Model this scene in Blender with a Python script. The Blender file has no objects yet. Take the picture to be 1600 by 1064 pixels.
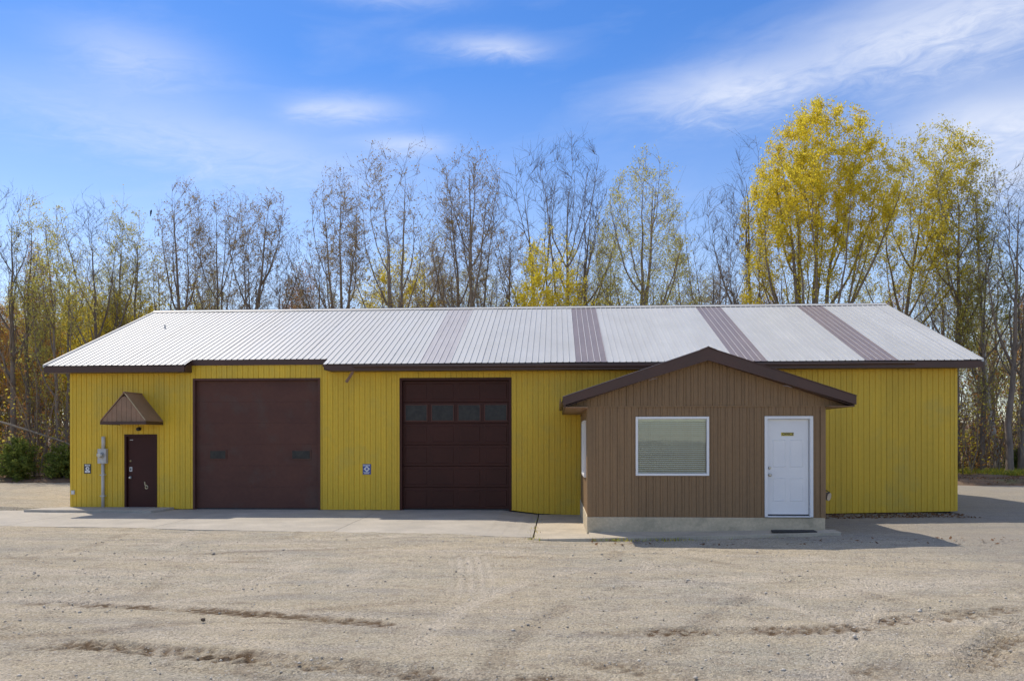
import bpy, math, random
import numpy as np
from mathutils import Matrix, Vector

scene = bpy.context.scene
COL = scene.collection

# ------------------------------------------------------------------ camera
cam_data = bpy.data.cameras.new('camera')
cam_data.sensor_fit = 'HORIZONTAL'
cam_data.sensor_width = 36.0
cam_data.lens = 1247.7 / 1600 * 36
cam_data.shift_y = (684.85 - 532) / 1600
cam_data.clip_end = 3000
cam = bpy.data.objects.new('camera', cam_data)
COL.objects.link(cam)
cam.matrix_world = (Matrix.Translation((13.898, -22.193, 1.99)) @ Matrix.Rotation(0.0546, 4, 'Z')
                    @ Matrix.Rotation(math.pi / 2, 4, 'X') @ Matrix.Rotation(-0.0013, 4, 'Z'))
scene.camera = cam

# ------------------------------------------------------------------ world, sun, exposure
SUN_TO = Vector((-0.50, 0.48, 1.0)).normalized()          # towards the sun
SUN_EL = math.asin(SUN_TO.z)
SUN_AZ = math.atan2(SUN_TO.x, SUN_TO.y)
SKY_STRENGTH = 0.132
world = bpy.data.worlds.new('World')
scene.world = world
world.use_nodes = True
world.cycles.sampling_method = 'MANUAL'
world.cycles.sample_map_resolution = 512
wn, wl = world.node_tree.nodes, world.node_tree.links
wn.clear()


def N(nodes, kind, **kw):
    n = nodes.new(kind)
    for k, v in kw.items():
        if k == 'inp':
            for kk, vv in v.items():
                n.inputs[kk].default_value = vv
        else:
            setattr(n, k, v)
    return n


def math_node(nodes, links, op, a, b=None, c=None, clamp=False):
    n = nodes.new('ShaderNodeMath')
    n.operation = op
    n.use_clamp = clamp
    for i, s in enumerate((a, b, c)):
        if s is None:
            continue
        if isinstance(s, (int, float)):
            n.inputs[i].default_value = s
        else:
            links.new(s, n.inputs[i])
    return n.outputs[0]


def build_world():
    sky = N(wn, 'ShaderNodeTexSky', sky_type='NISHITA', sun_disc=False, sun_elevation=SUN_EL, sun_rotation=SUN_AZ,
            altitude=100.0, air_density=1.0, dust_density=0.1, ozone_density=2.4)
    tc = N(wn, 'ShaderNodeTexCoord')
    sep = N(wn, 'ShaderNodeSeparateXYZ')
    wl.new(tc.outputs['Generated'], sep.inputs[0])
    x, y, z = sep.outputs
    hsv = N(wn, 'ShaderNodeHueSaturation', inp={'Hue': 0.511, 'Value': 1.0})
    clear = N(wn, 'ShaderNodeMapRange', inp={'From Min': 0.05, 'From Max': 0.42, 'To Min': 0.82, 'To Max': 1.31})    # paler air towards the horizon
    wl.new(z, clear.inputs['Value'])
    wl.new(clear.outputs[0], hsv.inputs['Saturation'])
    wl.new(sky.outputs[0], hsv.inputs['Color'])
    az = math_node(wn, wl, 'MULTIPLY', math_node(wn, wl, 'ARCTAN2', x, y), 57.2958)
    el = math_node(wn, wl, 'MULTIPLY', math_node(wn, wl, 'ARCSINE', z), 57.2958)
    # streaky cirrus: noise over (azimuth, elevation), stretched along the wind
    comb = N(wn, 'ShaderNodeCombineXYZ')
    wl.new(math_node(wn, wl, 'MULTIPLY', az, 0.10), comb.inputs[0])
    wl.new(math_node(wn, wl, 'ADD', math_node(wn, wl, 'MULTIPLY', el, 0.36), math_node(wn, wl, 'MULTIPLY', az, -0.03)), comb.inputs[1])
    nz = N(wn, 'ShaderNodeTexNoise', inp={'Scale': 1.0, 'Detail': 6.0, 'Roughness': 0.52, 'Distortion': 0.5})
    wl.new(comb.outputs[0], nz.inputs['Vector'])
    fine = N(wn, 'ShaderNodeTexNoise', inp={'Scale': 3.4, 'Detail': 9.0, 'Roughness': 0.66, 'Distortion': 1.1})
    wl.new(comb.outputs[0], fine.inputs['Vector'])
    warp = math_node(wn, wl, 'MULTIPLY', math_node(wn, wl, 'SUBTRACT', nz.outputs['Fac'], 0.5), 5.0)
    warp2 = math_node(wn, wl, 'MULTIPLY', math_node(wn, wl, 'SUBTRACT', fine.outputs['Fac'], 0.5), 2.6)
    # single wisps: azimuth, elevation, half-sizes, density, slant
    wisps = [(-4.2, 26.1, 3.2, 0.62, 0.44, -0.03), (-14.9, 22.0, 3.4, 0.72, 0.42, 0.03), (11.4, 22.6, 4.4, 1.35, 0.42, 0.02),
             (18.5, 23.9, 7.6, 1.9, 0.33, 0.08), (27.5, 24.6, 6.5, 3.0, 0.46, 0.05), (28.5, 18.6, 5.6, 1.8, 0.58, 0.0),
             (-10.8, 20.0, 2.6, 0.6, 0.4, 0.0), (-28.5, 23.5, 4.5, 1.5, 0.3, 0.0), (-24.0, 19.2, 11.0, 1.9, 0.30, -0.09),
             (-11.3, 28.6, 4.0, 0.5, 0.20, 0.03), (30.0, 15.5, 5.0, 1.7, 0.4, 0.0), (-47, 31, 9, 2.2, 0.5, 0.05), (48, 26, 10, 2.6, 0.5, 0.02),
             (8, 36, 9, 2.0, 0.5, 0.04), (-22, 40, 10, 2.2, 0.45, -0.03)]
    total = None
    for a0, e0, ra, re, dens, slant in wisps:
        da = math_node(wn, wl, 'ADD', math_node(wn, wl, 'SUBTRACT', az, a0), warp)
        de = math_node(wn, wl, 'SUBTRACT', math_node(wn, wl, 'ADD', math_node(wn, wl, 'SUBTRACT', el, e0), math_node(wn, wl, 'MULTIPLY', warp2, min(1.0, re * 0.55))),
                       math_node(wn, wl, 'MULTIPLY', da, slant))
        q = math_node(wn, wl, 'ADD', math_node(wn, wl, 'POWER', math_node(wn, wl, 'DIVIDE', math_node(wn, wl, 'ABSOLUTE', da), ra), 2.0),
                      math_node(wn, wl, 'POWER', math_node(wn, wl, 'DIVIDE', math_node(wn, wl, 'ABSOLUTE', de), re), 2.0))
        g = math_node(wn, wl, 'MULTIPLY', math_node(wn, wl, 'EXPONENT', math_node(wn, wl, 'MULTIPLY', q, -0.8)), dens)
        total = g if total is None else math_node(wn, wl, 'ADD', total, g)
    # thin veil everywhere
    veil = N(wn, 'ShaderNodeMapRange', inp={'From Min': 0.50, 'From Max': 0.85, 'To Min': 0.0, 'To Max': 0.11})
    wl.new(nz.outputs['Fac'], veil.inputs['Value'])
    # added cloud veil overhead, above the view, to brighten and whiten shade fill
    over = N(wn, 'ShaderNodeMapRange', inp={'From Min': 0.50, 'From Max': 0.95, 'To Min': 0.0, 'To Max': 0.62})
    wl.new(z, over.inputs['Value'])
    over = math_node(wn, wl, 'MULTIPLY', over.outputs[0], math_node(wn, wl, 'ADD', 0.5, nz.outputs['Fac']))
    total = math_node(wn, wl, 'ADD', total, over)
    streak = math_node(wn, wl, 'ADD', 0.40, math_node(wn, wl, 'MULTIPLY', fine.outputs['Fac'], 1.2))
    total = math_node(wn, wl, 'MULTIPLY', math_node(wn, wl, 'ADD', total, veil.outputs[0]), streak, clamp=True)
    up = N(wn, 'ShaderNodeMapRange', inp={'From Min': 0.0, 'From Max': 0.12})
    wl.new(z, up.inputs['Value'])
    total = math_node(wn, wl, 'MULTIPLY', total, up.outputs[0])
    mix = N(wn, 'ShaderNodeMix', data_type='RGBA')
    wl.new(total, mix.inputs['Factor'])
    wl.new(hsv.outputs[0], mix.inputs['A'])
    mix.inputs['B'].default_value = (5.9, 6.1, 6.6, 1)
    bg = N(wn, 'ShaderNodeBackground', inp={'Strength': SKY_STRENGTH})
    wl.new(mix.outputs['Result'], bg.inputs['Color'])
    out = N(wn, 'ShaderNodeOutputWorld')
    wl.new(bg.outputs[0], out.inputs['Surface'])


build_world()

sun_data = bpy.data.lights.new('sun', 'SUN')
sun_data.energy = 3.45
sun_data.angle = math.radians(0.55)
sun_data.color = (1.0, 0.90, 0.75)
sun = bpy.data.objects.new('sun', sun_data)
COL.objects.link(sun)
sun.rotation_euler = SUN_TO.to_track_quat('Z', 'Y').to_euler()
sun.location = (0, 0, 60)

vs = scene.view_settings
vs.view_transform = 'Standard'
vs.look = 'None'
vs.exposure = 0.30
vs.gamma = 1.0
vs.use_curve_mapping = False
scene.render.engine = 'CYCLES'
scene.cycles.max_bounces = 6
scene.cycles.diffuse_bounces = 3
scene.cycles.glossy_bounces = 3
scene.cycles.transparent_max_bounces = 12
scene.cycles.use_adaptive_sampling = True
scene.cycles.adaptive_threshold = 0.02

random.seed(7)
RNG = np.random.default_rng(7)


# ------------------------------------------------------------------ materials
def material(name, c1, c2=None, scale=3.0, stretch=(1, 1, 1), rough=0.6, rough_var=0.0, bump=0.0, bump_scale=40.0,
             metallic=0.0, spec=0.5, fine=0.0, fine_scale=60.0, island=0.0, detail=5.0, c3=None, scale3=0.5, lo=0.35, hi=0.65, each=0.0):
    m = bpy.data.materials.new(name)
    m.use_nodes = True
    n, l = m.node_tree.nodes, m.node_tree.links
    b = n['Principled BSDF']
    b.inputs['Metallic'].default_value = metallic
    b.inputs['Specular IOR Level'].default_value = spec
    b.inputs['Roughness'].default_value = rough
    tc = N(n, 'ShaderNodeTexCoord')
    mp = N(n, 'ShaderNodeMapping')
    mp.inputs['Scale'].default_value = stretch
    l.new(tc.outputs['Object'], mp.inputs['Vector'])
    nz = N(n, 'ShaderNodeTexNoise', inp={'Scale': scale, 'Detail': detail, 'Roughness': 0.6})
    l.new(mp.outputs[0], nz.inputs['Vector'])
    rg = N(n, 'ShaderNodeMapRange', inp={'From Min': lo, 'From Max': hi})
    l.new(nz.outputs['Fac'], rg.inputs['Value'])
    mix = N(n, 'ShaderNodeMix', data_type='RGBA')
    c2 = c2 or c1
    mix.inputs['A'].default_value = (*c1, 1)
    mix.inputs['B'].default_value = (*c2, 1)
    l.new(rg.outputs[0], mix.inputs['Factor'])
    col = mix.outputs['Result']
    if c3:
        nz3 = N(n, 'ShaderNodeTexNoise', inp={'Scale': scale3, 'Detail': 6.0, 'Roughness': 0.65})
        l.new(tc.outputs['Object'], nz3.inputs['Vector'])
        rg3 = N(n, 'ShaderNodeMapRange', inp={'From Min': 0.52, 'From Max': 0.72})
        l.new(nz3.outputs['Fac'], rg3.inputs['Value'])
        m3 = N(n, 'ShaderNodeMix', data_type='RGBA')
        l.new(rg3.outputs[0], m3.inputs['Factor'])
        l.new(col, m3.inputs['A'])
        m3.inputs['B'].default_value = (*c3, 1)
        col = m3.outputs['Result']
    if fine:
        fz = N(n, 'ShaderNodeTexNoise', inp={'Scale': fine_scale, 'Detail': 3.0, 'Roughness': 0.7})
        l.new(tc.outputs['Object'], fz.inputs['Vector'])
        fr = N(n, 'ShaderNodeMapRange', inp={'From Min': 0.25, 'From Max': 0.75, 'To Min': 1 - fine, 'To Max': 1 + fine})
        l.new(fz.outputs['Fac'], fr.inputs['Value'])
        hv = N(n, 'ShaderNodeHueSaturation')
        l.new(fr.outputs[0], hv.inputs['Value'])
        l.new(col, hv.inputs['Color'])
        col = hv.outputs[0]
    if each:
        oi = N(n, 'ShaderNodeObjectInfo')
        er = N(n, 'ShaderNodeMapRange', inp={'To Min': 1 - each, 'To Max': 1 + each})
        l.new(oi.outputs['Random'], er.inputs['Value'])
        hv = N(n, 'ShaderNodeHueSaturation')
        l.new(er.outputs[0], hv.inputs['Value'])
        l.new(col, hv.inputs['Color'])
        col = hv.outputs[0]
    if island:
        g = N(n, 'ShaderNodeNewGeometry')
        ir = N(n, 'ShaderNodeMapRange', inp={'To Min': 1 - island, 'To Max': 1 + island})
        l.new(g.outputs['Random Per Island'], ir.inputs['Value'])
        hv = N(n, 'ShaderNodeHueSaturation')
        l.new(ir.outputs[0], hv.inputs['Value'])
        l.new(col, hv.inputs['Color'])
        col = hv.outputs[0]
    l.new(col, b.inputs['Base Color'])
    if rough_var:
        rr = N(n, 'ShaderNodeMapRange', inp={'To Min': rough - rough_var, 'To Max': rough + rough_var})
        l.new(nz.outputs['Fac'], rr.inputs['Value'])
        l.new(rr.outputs[0], b.inputs['Roughness'])
    if bump:
        bz = N(n, 'ShaderNodeTexNoise', inp={'Scale': bump_scale, 'Detail': 4.0, 'Roughness': 0.65})
        l.new(mp.outputs[0], bz.inputs['Vector'])
        bp = N(n, 'ShaderNodeBump', inp={'Strength': bump, 'Distance': 0.02})
        l.new(bz.outputs['Fac'], bp.inputs['Height'])
        l.new(bp.outputs[0], b.inputs['Normal'])
    return m


def leaf_material(name, c1, c2, trans=0.45):
    m = bpy.data.materials.new(name)
    m.use_nodes = True
    n, l = m.node_tree.nodes, m.node_tree.links
    n.remove(n['Principled BSDF'])
    g = N(n, 'ShaderNodeNewGeometry')
    mix = N(n, 'ShaderNodeMix', data_type='RGBA')
    mix.inputs['A'].default_value = (*c1, 1)
    mix.inputs['B'].default_value = (*c2, 1)
    l.new(g.outputs['Random Per Island'], mix.inputs['Factor'])
    d = N(n, 'ShaderNodeBsdfDiffuse')
    t = N(n, 'ShaderNodeBsdfTranslucent')
    l.new(mix.outputs['Result'], d.inputs['Color'])
    l.new(mix.outputs['Result'], t.inputs['Color'])
    ms = N(n, 'ShaderNodeMixShader', inp={'Fac': trans})
    l.new(d.outputs[0], ms.inputs[1])
    l.new(t.outputs[0], ms.inputs[2])
    l.new(ms.outputs[0], n['Material Output'].inputs['Surface'])
    return m


def glass_material(name, tint=(0.96, 0.98, 0.96)):
    m = bpy.data.materials.new(name)
    m.use_nodes = True
    n, l = m.node_tree.nodes, m.node_tree.links
    n.remove(n['Principled BSDF'])
    t = N(n, 'ShaderNodeBsdfTransparent')
    t.inputs['Color'].default_value = (*tint, 1)
    gl = N(n, 'ShaderNodeBsdfGlossy', inp={'Roughness': 0.02})
    fr = N(n, 'ShaderNodeFresnel', inp={'IOR': 1.55})
    nz = N(n, 'ShaderNodeTexNoise', inp={'Scale': 1.5})
    bp = N(n, 'ShaderNodeBump', inp={'Strength': 0.06, 'Distance': 0.05})
    l.new(nz.outputs['Fac'], bp.inputs['Height'])
    l.new(bp.outputs[0], gl.inputs['Normal'])
    ms = N(n, 'ShaderNodeMixShader')
    l.new(fr.outputs[0], ms.inputs['Fac'])
    l.new(t.outputs[0], ms.inputs[1])
    l.new(gl.outputs[0], ms.inputs[2])
    l.new(ms.outputs[0], n['Material Output'].inputs['Surface'])
    return m


M = {}
M['yellow'] = material('yellow_siding', (0.76, 0.490, 0.027), (0.66, 0.435, 0.031), scale=1.6, stretch=(1.6, 1.6, 0.25), rough=0.5,
                       rough_var=0.1, fine=0.06, fine_scale=9, c3=(0.60, 0.425, 0.055), scale3=0.8, each=0.05)
M['brown_siding'] = material('brown_siding', (0.255, 0.155, 0.075), (0.222, 0.137, 0.068), scale=2.0, stretch=(4, 4, 0.4), rough=0.65,
                             fine=0.08, fine_scale=14, bump=0.15, bump_scale=30, each=0.05)
M['trim'] = material('dark_brown_trim', (0.078, 0.034, 0.023), (0.063, 0.029, 0.020), scale=1.5, rough=0.45, fine=0.08, fine_scale=12)
M['awning'] = material('awning_brown', (0.30, 0.175, 0.105), (0.25, 0.15, 0.09), scale=3, rough=0.55, fine=0.1, fine_scale=10)
M['door_a'] = material('grey_brown_door', (0.118, 0.050, 0.036), (0.096, 0.042, 0.032), spec=0.25, scale=0.9, stretch=(1, 1, 1.5), rough=0.55,
                       fine=0.08, fine_scale=8, c3=(0.100, 0.060, 0.049), scale3=1.2)
M['door_b'] = material('red_brown_door', (0.066, 0.021, 0.014), (0.054, 0.018, 0.012), spec=0.22, scale=1.1, rough=0.5, fine=0.08, fine_scale=9)
M['man_door'] = material('dark_maroon_door', (0.056, 0.015, 0.014), (0.046, 0.013, 0.012), spec=0.22, scale=1.4, rough=0.4, fine=0.05)
M['roof_white'] = material('white_roof_sheet', (0.50, 0.505, 0.495), (0.445, 0.45, 0.445), scale=0.8, stretch=(2.5, 0.5, 1), rough=0.42, rough_var=0.08,
                           fine=0.035, fine_scale=18, c3=(0.43, 0.435, 0.425), scale3=0.35, each=0.035)
M['roof_brown'] = material('grey_brown_roof_sheet', (0.225, 0.185, 0.187), (0.19, 0.157, 0.16), scale=1.5, stretch=(3, 0.6, 1), rough=0.4, fine=0.06, fine_scale=15)
M['roof_sunlit_tone'] = material('sunlit_tone_roof_sheet', (0.455, 0.435, 0.435), (0.39, 0.37, 0.372), scale=1.5, stretch=(3, 0.6, 1), rough=0.4, fine=0.06, fine_scale=15)  # lighter copy of the brown sheet, sunlit look at this angle put into the colour
M['painted_glint'] = material('painted_glint_rib_crest', (0.60, 0.57, 0.57), (0.50, 0.47, 0.47), scale=6, rough=0.4)  # pale tone standing in for sun glint along the ribs
M['white_paint'] = material('white_paint', (0.80, 0.80, 0.80), (0.76, 0.76, 0.77), scale=2.0, rough=0.4, fine=0.03)
M['pvc'] = material('white_frame', (0.82, 0.82, 0.82), (0.78, 0.78, 0.79), scale=4.0, rough=0.35)
M['blind'] = material('blind_slat', (0.90, 0.88, 0.76), (0.85, 0.83, 0.71), scale=5, rough=0.55)
M['grey_metal'] = material('grey_metal', (0.56, 0.55, 0.52), (0.46, 0.45, 0.43), scale=9, rough=0.5, metallic=0.0, fine=0.08)
M['grey_plastic'] = material('grey_conduit', (0.60, 0.57, 0.51), (0.52, 0.49, 0.44), scale=4, rough=0.5)
M['brass'] = material('aged_brass', (0.28, 0.22, 0.12), (0.2, 0.16, 0.09), scale=20, rough=0.35, metallic=0.7)
M['steel'] = material('brushed_steel', (0.52, 0.51, 0.48), (0.42, 0.41, 0.39), scale=20, rough=0.3, metallic=0.85)
M['black'] = material('black_plastic', (0.022, 0.022, 0.024), (0.03, 0.03, 0.03), scale=8, rough=0.5)
M['rubber'] = material('doormat_fibre', (0.035, 0.033, 0.033), (0.05, 0.047, 0.045), scale=30, rough=0.95, bump=0.6, bump_scale=150)
M['dark_glass_in'] = material('dark_room', (0.03, 0.03, 0.03), (0.045, 0.045, 0.04), scale=3, rough=0.8)
M['interior'] = material('grey_interior', (0.07, 0.065, 0.06), (0.05, 0.048, 0.045), scale=2, rough=0.8)
M['sign_black'] = material('sign_black', (0.03, 0.032, 0.035), (0.045, 0.045, 0.048), scale=20, rough=0.4)
M['sign_blue'] = material('sign_blue', (0.035, 0.07, 0.30), (0.05, 0.085, 0.33), scale=20, rough=0.4)
M['sign_white'] = material('sign_white', (0.72, 0.73, 0.72), (0.62, 0.63, 0.62), scale=40, rough=0.5)
M['paint_yellow'] = material('letter_yellow', (0.55, 0.44, 0.05), (0.45, 0.36, 0.05), scale=30, rough=0.5)
M['paint_cream'] = material('cream_scrape', (0.62, 0.52, 0.30), (0.5, 0.42, 0.26), scale=30, rough=0.7)
M['concrete'] = material('concrete_slab', (0.41, 0.372, 0.312), (0.335, 0.308, 0.264), scale=1.1, rough=0.85, fine=0.14, fine_scale=26,
                         bump=0.35, bump_scale=60, c3=(0.47, 0.43, 0.37), scale3=0.5)
M['pad'] = material('weathered_pad', (0.50, 0.435, 0.335), (0.41, 0.36, 0.28), scale=1.3, rough=0.85, fine=0.14, fine_scale=24, bump=0.4, bump_scale=60, c3=(0.33, 0.29, 0.22), scale3=1.1)
M['foundation'] = material('concrete_foundation', (0.60, 0.50, 0.35), (0.47, 0.40, 0.28), scale=1.8, stretch=(1, 1, 2.2), rough=0.85, fine=0.15,
                           fine_scale=20, bump=0.5, bump_scale=35, c3=(0.36, 0.31, 0.22), scale3=1.6)
M['bark'] = material('grey_brown_bark', (0.27, 0.215, 0.165), (0.16, 0.125, 0.10), scale=6, stretch=(1, 1, 0.2), rough=0.9, bump=0.8, bump_scale=14, fine=0.15, fine_scale=5)
M['twig'] = material('brown_twig', (0.29, 0.225, 0.155), (0.21, 0.16, 0.115), scale=3, rough=0.9)
M['twig_dark'] = material('dark_twig', (0.15, 0.12, 0.095), (0.105, 0.085, 0.07), scale=3, rough=0.9)
M['birch'] = material('white_birch_bark', (0.66, 0.62, 0.56), (0.52, 0.48, 0.43), scale=4, stretch=(1, 1, 3), rough=0.7, c3=(0.06, 0.05, 0.045), scale3=2.3)
M['leaf_yellow'] = leaf_material('yellow_leaf', (0.86, 0.69, 0.060), (0.66, 0.58, 0.075), 0.55)
M['leaf_yellow_olive'] = leaf_material('yellow_green_leaf', (0.74, 0.60, 0.07), (0.54, 0.50, 0.09), 0.55)
M['leaf_olive'] = leaf_material('pale_green_leaf', (0.62, 0.55, 0.13), (0.47, 0.45, 0.12), 0.55)
M['leaf_bud'] = leaf_material('brown_bud', (0.42, 0.32, 0.15), (0.30, 0.225, 0.12), 0.45)
M['leaf_red'] = leaf_material('reddish_bud', (0.58, 0.29, 0.085), (0.44, 0.22, 0.085), 0.45)
M['leaf_dead'] = leaf_material('dead_leaf', (0.26, 0.155, 0.085), (0.16, 0.095, 0.06), 0.25)
M['leaf_cedar'] = leaf_material('cedar_leaf', (0.235, 0.275, 0.065), (0.13, 0.175, 0.045), 0.4)
M['leaf_grass'] = leaf_material('grass_blade', (0.42, 0.46, 0.08), (0.28, 0.34, 0.06), 0.45)
M['stone'] = material('gravel_stone', (0.50, 0.455, 0.385), (0.40, 0.365, 0.315), scale=0.7, rough=0.9, island=0.38)
M['glass'] = glass_material('window_glass')
M['dusty_glass'] = material('dusty_dark_glass', (0.026, 0.025, 0.024), (0.042, 0.039, 0.034), scale=6, rough=0.4, spec=0.3, fine=0.2, fine_scale=12)
M['feather'] = material('black_feather', (0.02, 0.02, 0.022), (0.03, 0.03, 0.03), scale=20, rough=0.7)


# ------------------------------------------------------------------ mesh helpers
def mesh_np(name, verts, quads=None, tris=None, mats=(), mat_index=None, smooth=False):
    me = bpy.data.meshes.new(name)
    verts = np.asarray(verts, dtype=np.float32).reshape(-1, 3)
    parts, sizes = [], []
    if quads is not None and len(quads):
        q = np.asarray(quads, dtype=np.int32).reshape(-1, 4)
        parts.append(q.ravel())
        sizes.append(np.full(len(q), 4, np.int32))
    if tris is not None and len(tris):
        t = np.asarray(tris, dtype=np.int32).reshape(-1, 3)
        parts.append(t.ravel())
        sizes.append(np.full(len(t), 3, np.int32))
    loops = np.concatenate(parts)
    sizes = np.concatenate(sizes)
    starts = np.concatenate([[0], np.cumsum(sizes)[:-1]]).astype(np.int32)
    me.vertices.add(len(verts))
    me.vertices.foreach_set('co', verts.ravel())
    me.loops.add(len(loops))
    me.loops.foreach_set('vertex_index', loops)
    me.polygons.add(len(sizes))
    me.polygons.foreach_set('loop_start', starts)
    for m in mats:
        me.materials.append(m)
    if mat_index is not None:
        me.polygons.foreach_set('material_index', np.asarray(mat_index, dtype=np.int32))
    if smooth:
        me.polygons.foreach_set('use_smooth', np.ones(len(sizes), dtype=bool))
    me.update(calc_edges=True)
    return me


def link(name, me, parent=None, loc=None):
    o = bpy.data.objects.new(name, me)
    COL.objects.link(o)
    if parent:
        o.parent = parent
    if loc is not None:
        o.location = loc
    return o


def empty(name, loc=(0, 0, 0)):
    o = bpy.data.objects.new(name, None)
    COL.objects.link(o)
    o.location = loc
    o.empty_display_size = 0.3
    return o


def tag(o, label=None, cat=None, group=None, kind=None):
    if label:
        o['label'] = label
    if cat:
        o['category'] = cat
    if group:
        o['group'] = group
    if kind:
        o['kind'] = kind
    return o


class MB:
    def __init__(self):
        self.v, self.f = [], []

    def add(self, verts, faces):
        k = len(self.v)
        self.v += [tuple(p) for p in verts]
        self.f += [tuple(i + k for i in f) for f in faces]
        return self

    def box(self, x0, x1, y0, y1, z0, z1):
        return self.add([(x0, y0, z0), (x1, y0, z0), (x1, y1, z0), (x0, y1, z0), (x0, y0, z1), (x1, y0, z1), (x1, y1, z1), (x0, y1, z1)],
                        [(0, 3, 2, 1), (4, 5, 6, 7), (0, 1, 5, 4), (1, 2, 6, 5), (2, 3, 7, 6), (3, 0, 4, 7)])

    def prism(self, poly, axis, a, b):
        """poly: 2-D outline; axis: the extruded axis, 'x' -> (y,z), 'y' -> (x,z), 'z' -> (x,y)"""
        def P(p, t):
            return {'x': (t, p[0], p[1]), 'y': (p[0], t, p[1]), 'z': (p[0], p[1], t)}[axis]
        n = len(poly)
        v = [P(p, a) for p in poly] + [P(p, b) for p in poly]
        f = [tuple(range(n)), tuple(range(2 * n - 1, n - 1, -1))]
        f += [(i, i + n, (i + 1) % n + n, (i + 1) % n) for i in range(n)]
        return self.add(v, f)

    def tube(self, pts, r, k=10, cap=True):
        pts = [Vector(p) for p in pts]
        rs = r if isinstance(r, (list, tuple)) else [r] * len(pts)
        t0 = (pts[1] - pts[0]).normalized()
        ref = Vector((0, 0, 1)) if abs(t0.z) < 0.9 else Vector((1, 0, 0))
        base = len(self.v)
        for i, p in enumerate(pts):
            t = (pts[min(i + 1, len(pts) - 1)] - pts[max(i - 1, 0)]).normalized()
            u = t.cross(ref).normalized()
            w = t.cross(u)
            for j in range(k):
                a = 2 * math.pi * j / k
                self.v.append(tuple(p + (u * math.cos(a) + w * math.sin(a)) * rs[i]))
        for i in range(len(pts) - 1):
            for j in range(k):
                self.f.append((base + i * k + j, base + i * k + (j + 1) % k, base + (i + 1) * k + (j + 1) % k, base + (i + 1) * k + j))
        if cap:
            self.f.append(tuple(base + j for j in range(k))[::-1])
            self.f.append(tuple(base + (len(pts) - 1) * k + j for j in range(k)))
        return self

    def build(self, name, mat, parent=None, bevel=0.0, smooth=False, loc=None):
        me = bpy.data.meshes.new(name)
        me.from_pydata(self.v, [], self.f)
        me.materials.append(mat)
        import bmesh
        bm = bmesh.new()
        bm.from_mesh(me)
        bmesh.ops.recalc_face_normals(bm, faces=bm.faces)
        bm.to_mesh(me)
        bm.free()
        if smooth:
            for p in me.polygons:
                p.use_smooth = True
        o = link(name, me, parent, loc)
        if bevel:
            b = o.modifiers.new('bevel', 'BEVEL')
            b.width = bevel
            b.segments = 2
            b.limit_method = 'ANGLE'
        return o


def text_mesh(body, name, size, mat, parent, loc, shear=0.0, bold=0.0, depth=0.0015):
    cu = bpy.data.curves.new(name, 'FONT')
    cu.body = body
    cu.size = size
    cu.align_x = 'CENTER'
    cu.align_y = 'CENTER'
    cu.shear = shear
    cu.offset = bold
    cu.extrude = depth
    cu.resolution_u = 4
    tmp = bpy.data.objects.new('tmp_text', cu)
    COL.objects.link(tmp)
    bpy.context.view_layer.update()
    me = bpy.data.meshes.new_from_object(tmp.evaluated_get(bpy.context.evaluated_depsgraph_get()))
    bpy.data.objects.remove(tmp)
    bpy.data.curves.remove(cu)
    me.materials.clear()
    me.materials.append(mat)
    o = link(name, me, parent, loc)
    o.rotation_euler = (math.pi / 2, 0, 0)
    return o


def noise2(x, y, seed=0):
    """smooth lattice noise in 0..1"""
    xi, yi = np.floor(x).astype(np.int64), np.floor(y).astype(np.int64)
    fx, fy = x - xi, y - yi
    fx, fy = fx * fx * (3 - 2 * fx), fy * fy * (3 - 2 * fy)

    def h(a, b):
        n = (a * 374761393 + b * 668265263 + seed * 982451653) & 0xFFFFFFFF
        n = ((n ^ (n >> 13)) * 1274126177) & 0xFFFFFFFF
        return ((n ^ (n >> 16)) & 0xFFFF) / 65535.0
    return (h(xi, yi) * (1 - fx) + h(xi + 1, yi) * fx) * (1 - fy) + (h(xi, yi + 1) * (1 - fx) + h(xi + 1, yi + 1) * fx) * fy


def fbm(x, y, octv=4, seed=0):
    s, a, t = 0, 1.0, 0
    for i in range(octv):
        s = s + a * noise2(x * 2 ** i, y * 2 ** i, seed + i * 17)
        t += a
        a *= 0.5
    return s / t


# ------------------------------------------------------------------ ground: gravel yard
TRACKS = [
    [(6.71, -12.23), (7.29, -12.32), (8.96, -12.47), (10.49, -12.87), (11.96, -13.29), (12.68, -13.7)],
    [(8.16, -14.24), (9.25, -14.34), (10.59, -14.68), (11.72, -14.91), (12.95, -15.21), (13.52, -15.4)],
    [(13.84, -14.45), (14.38, -14.82), (14.87, -15.03), (15.23, -15.2)],
    [(14.11, -13.74), (14.8, -13.54), (15.91, -13.42), (16.92, -13.26), (17.95, -12.77), (18.64, -12.54), (20.04, -11.9)],
    [(16.04, -15.39), (16.43, -15.03), (16.87, -14.69), (17.34, -14.59)],
    [(17.38, -15.09), (18.07, -14.2), (18.83, -13.25), (19.65, -12.42)],
    [(12.19, -15.59), (12.97, -15.39), (14.07, -15.19), (14.62, -15.31)],
]
TRACK_LOOK = [(0.30, 1.0, 0.012), (0.40, 1.05, 0.030), (0.38, 0.85, 0.022), (0.36, 0.75, 0.014), (0.34, 0.95, 0.024), (0.42, 0.5, 0.030), (0.28, 0.8, 0.018)]
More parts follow.
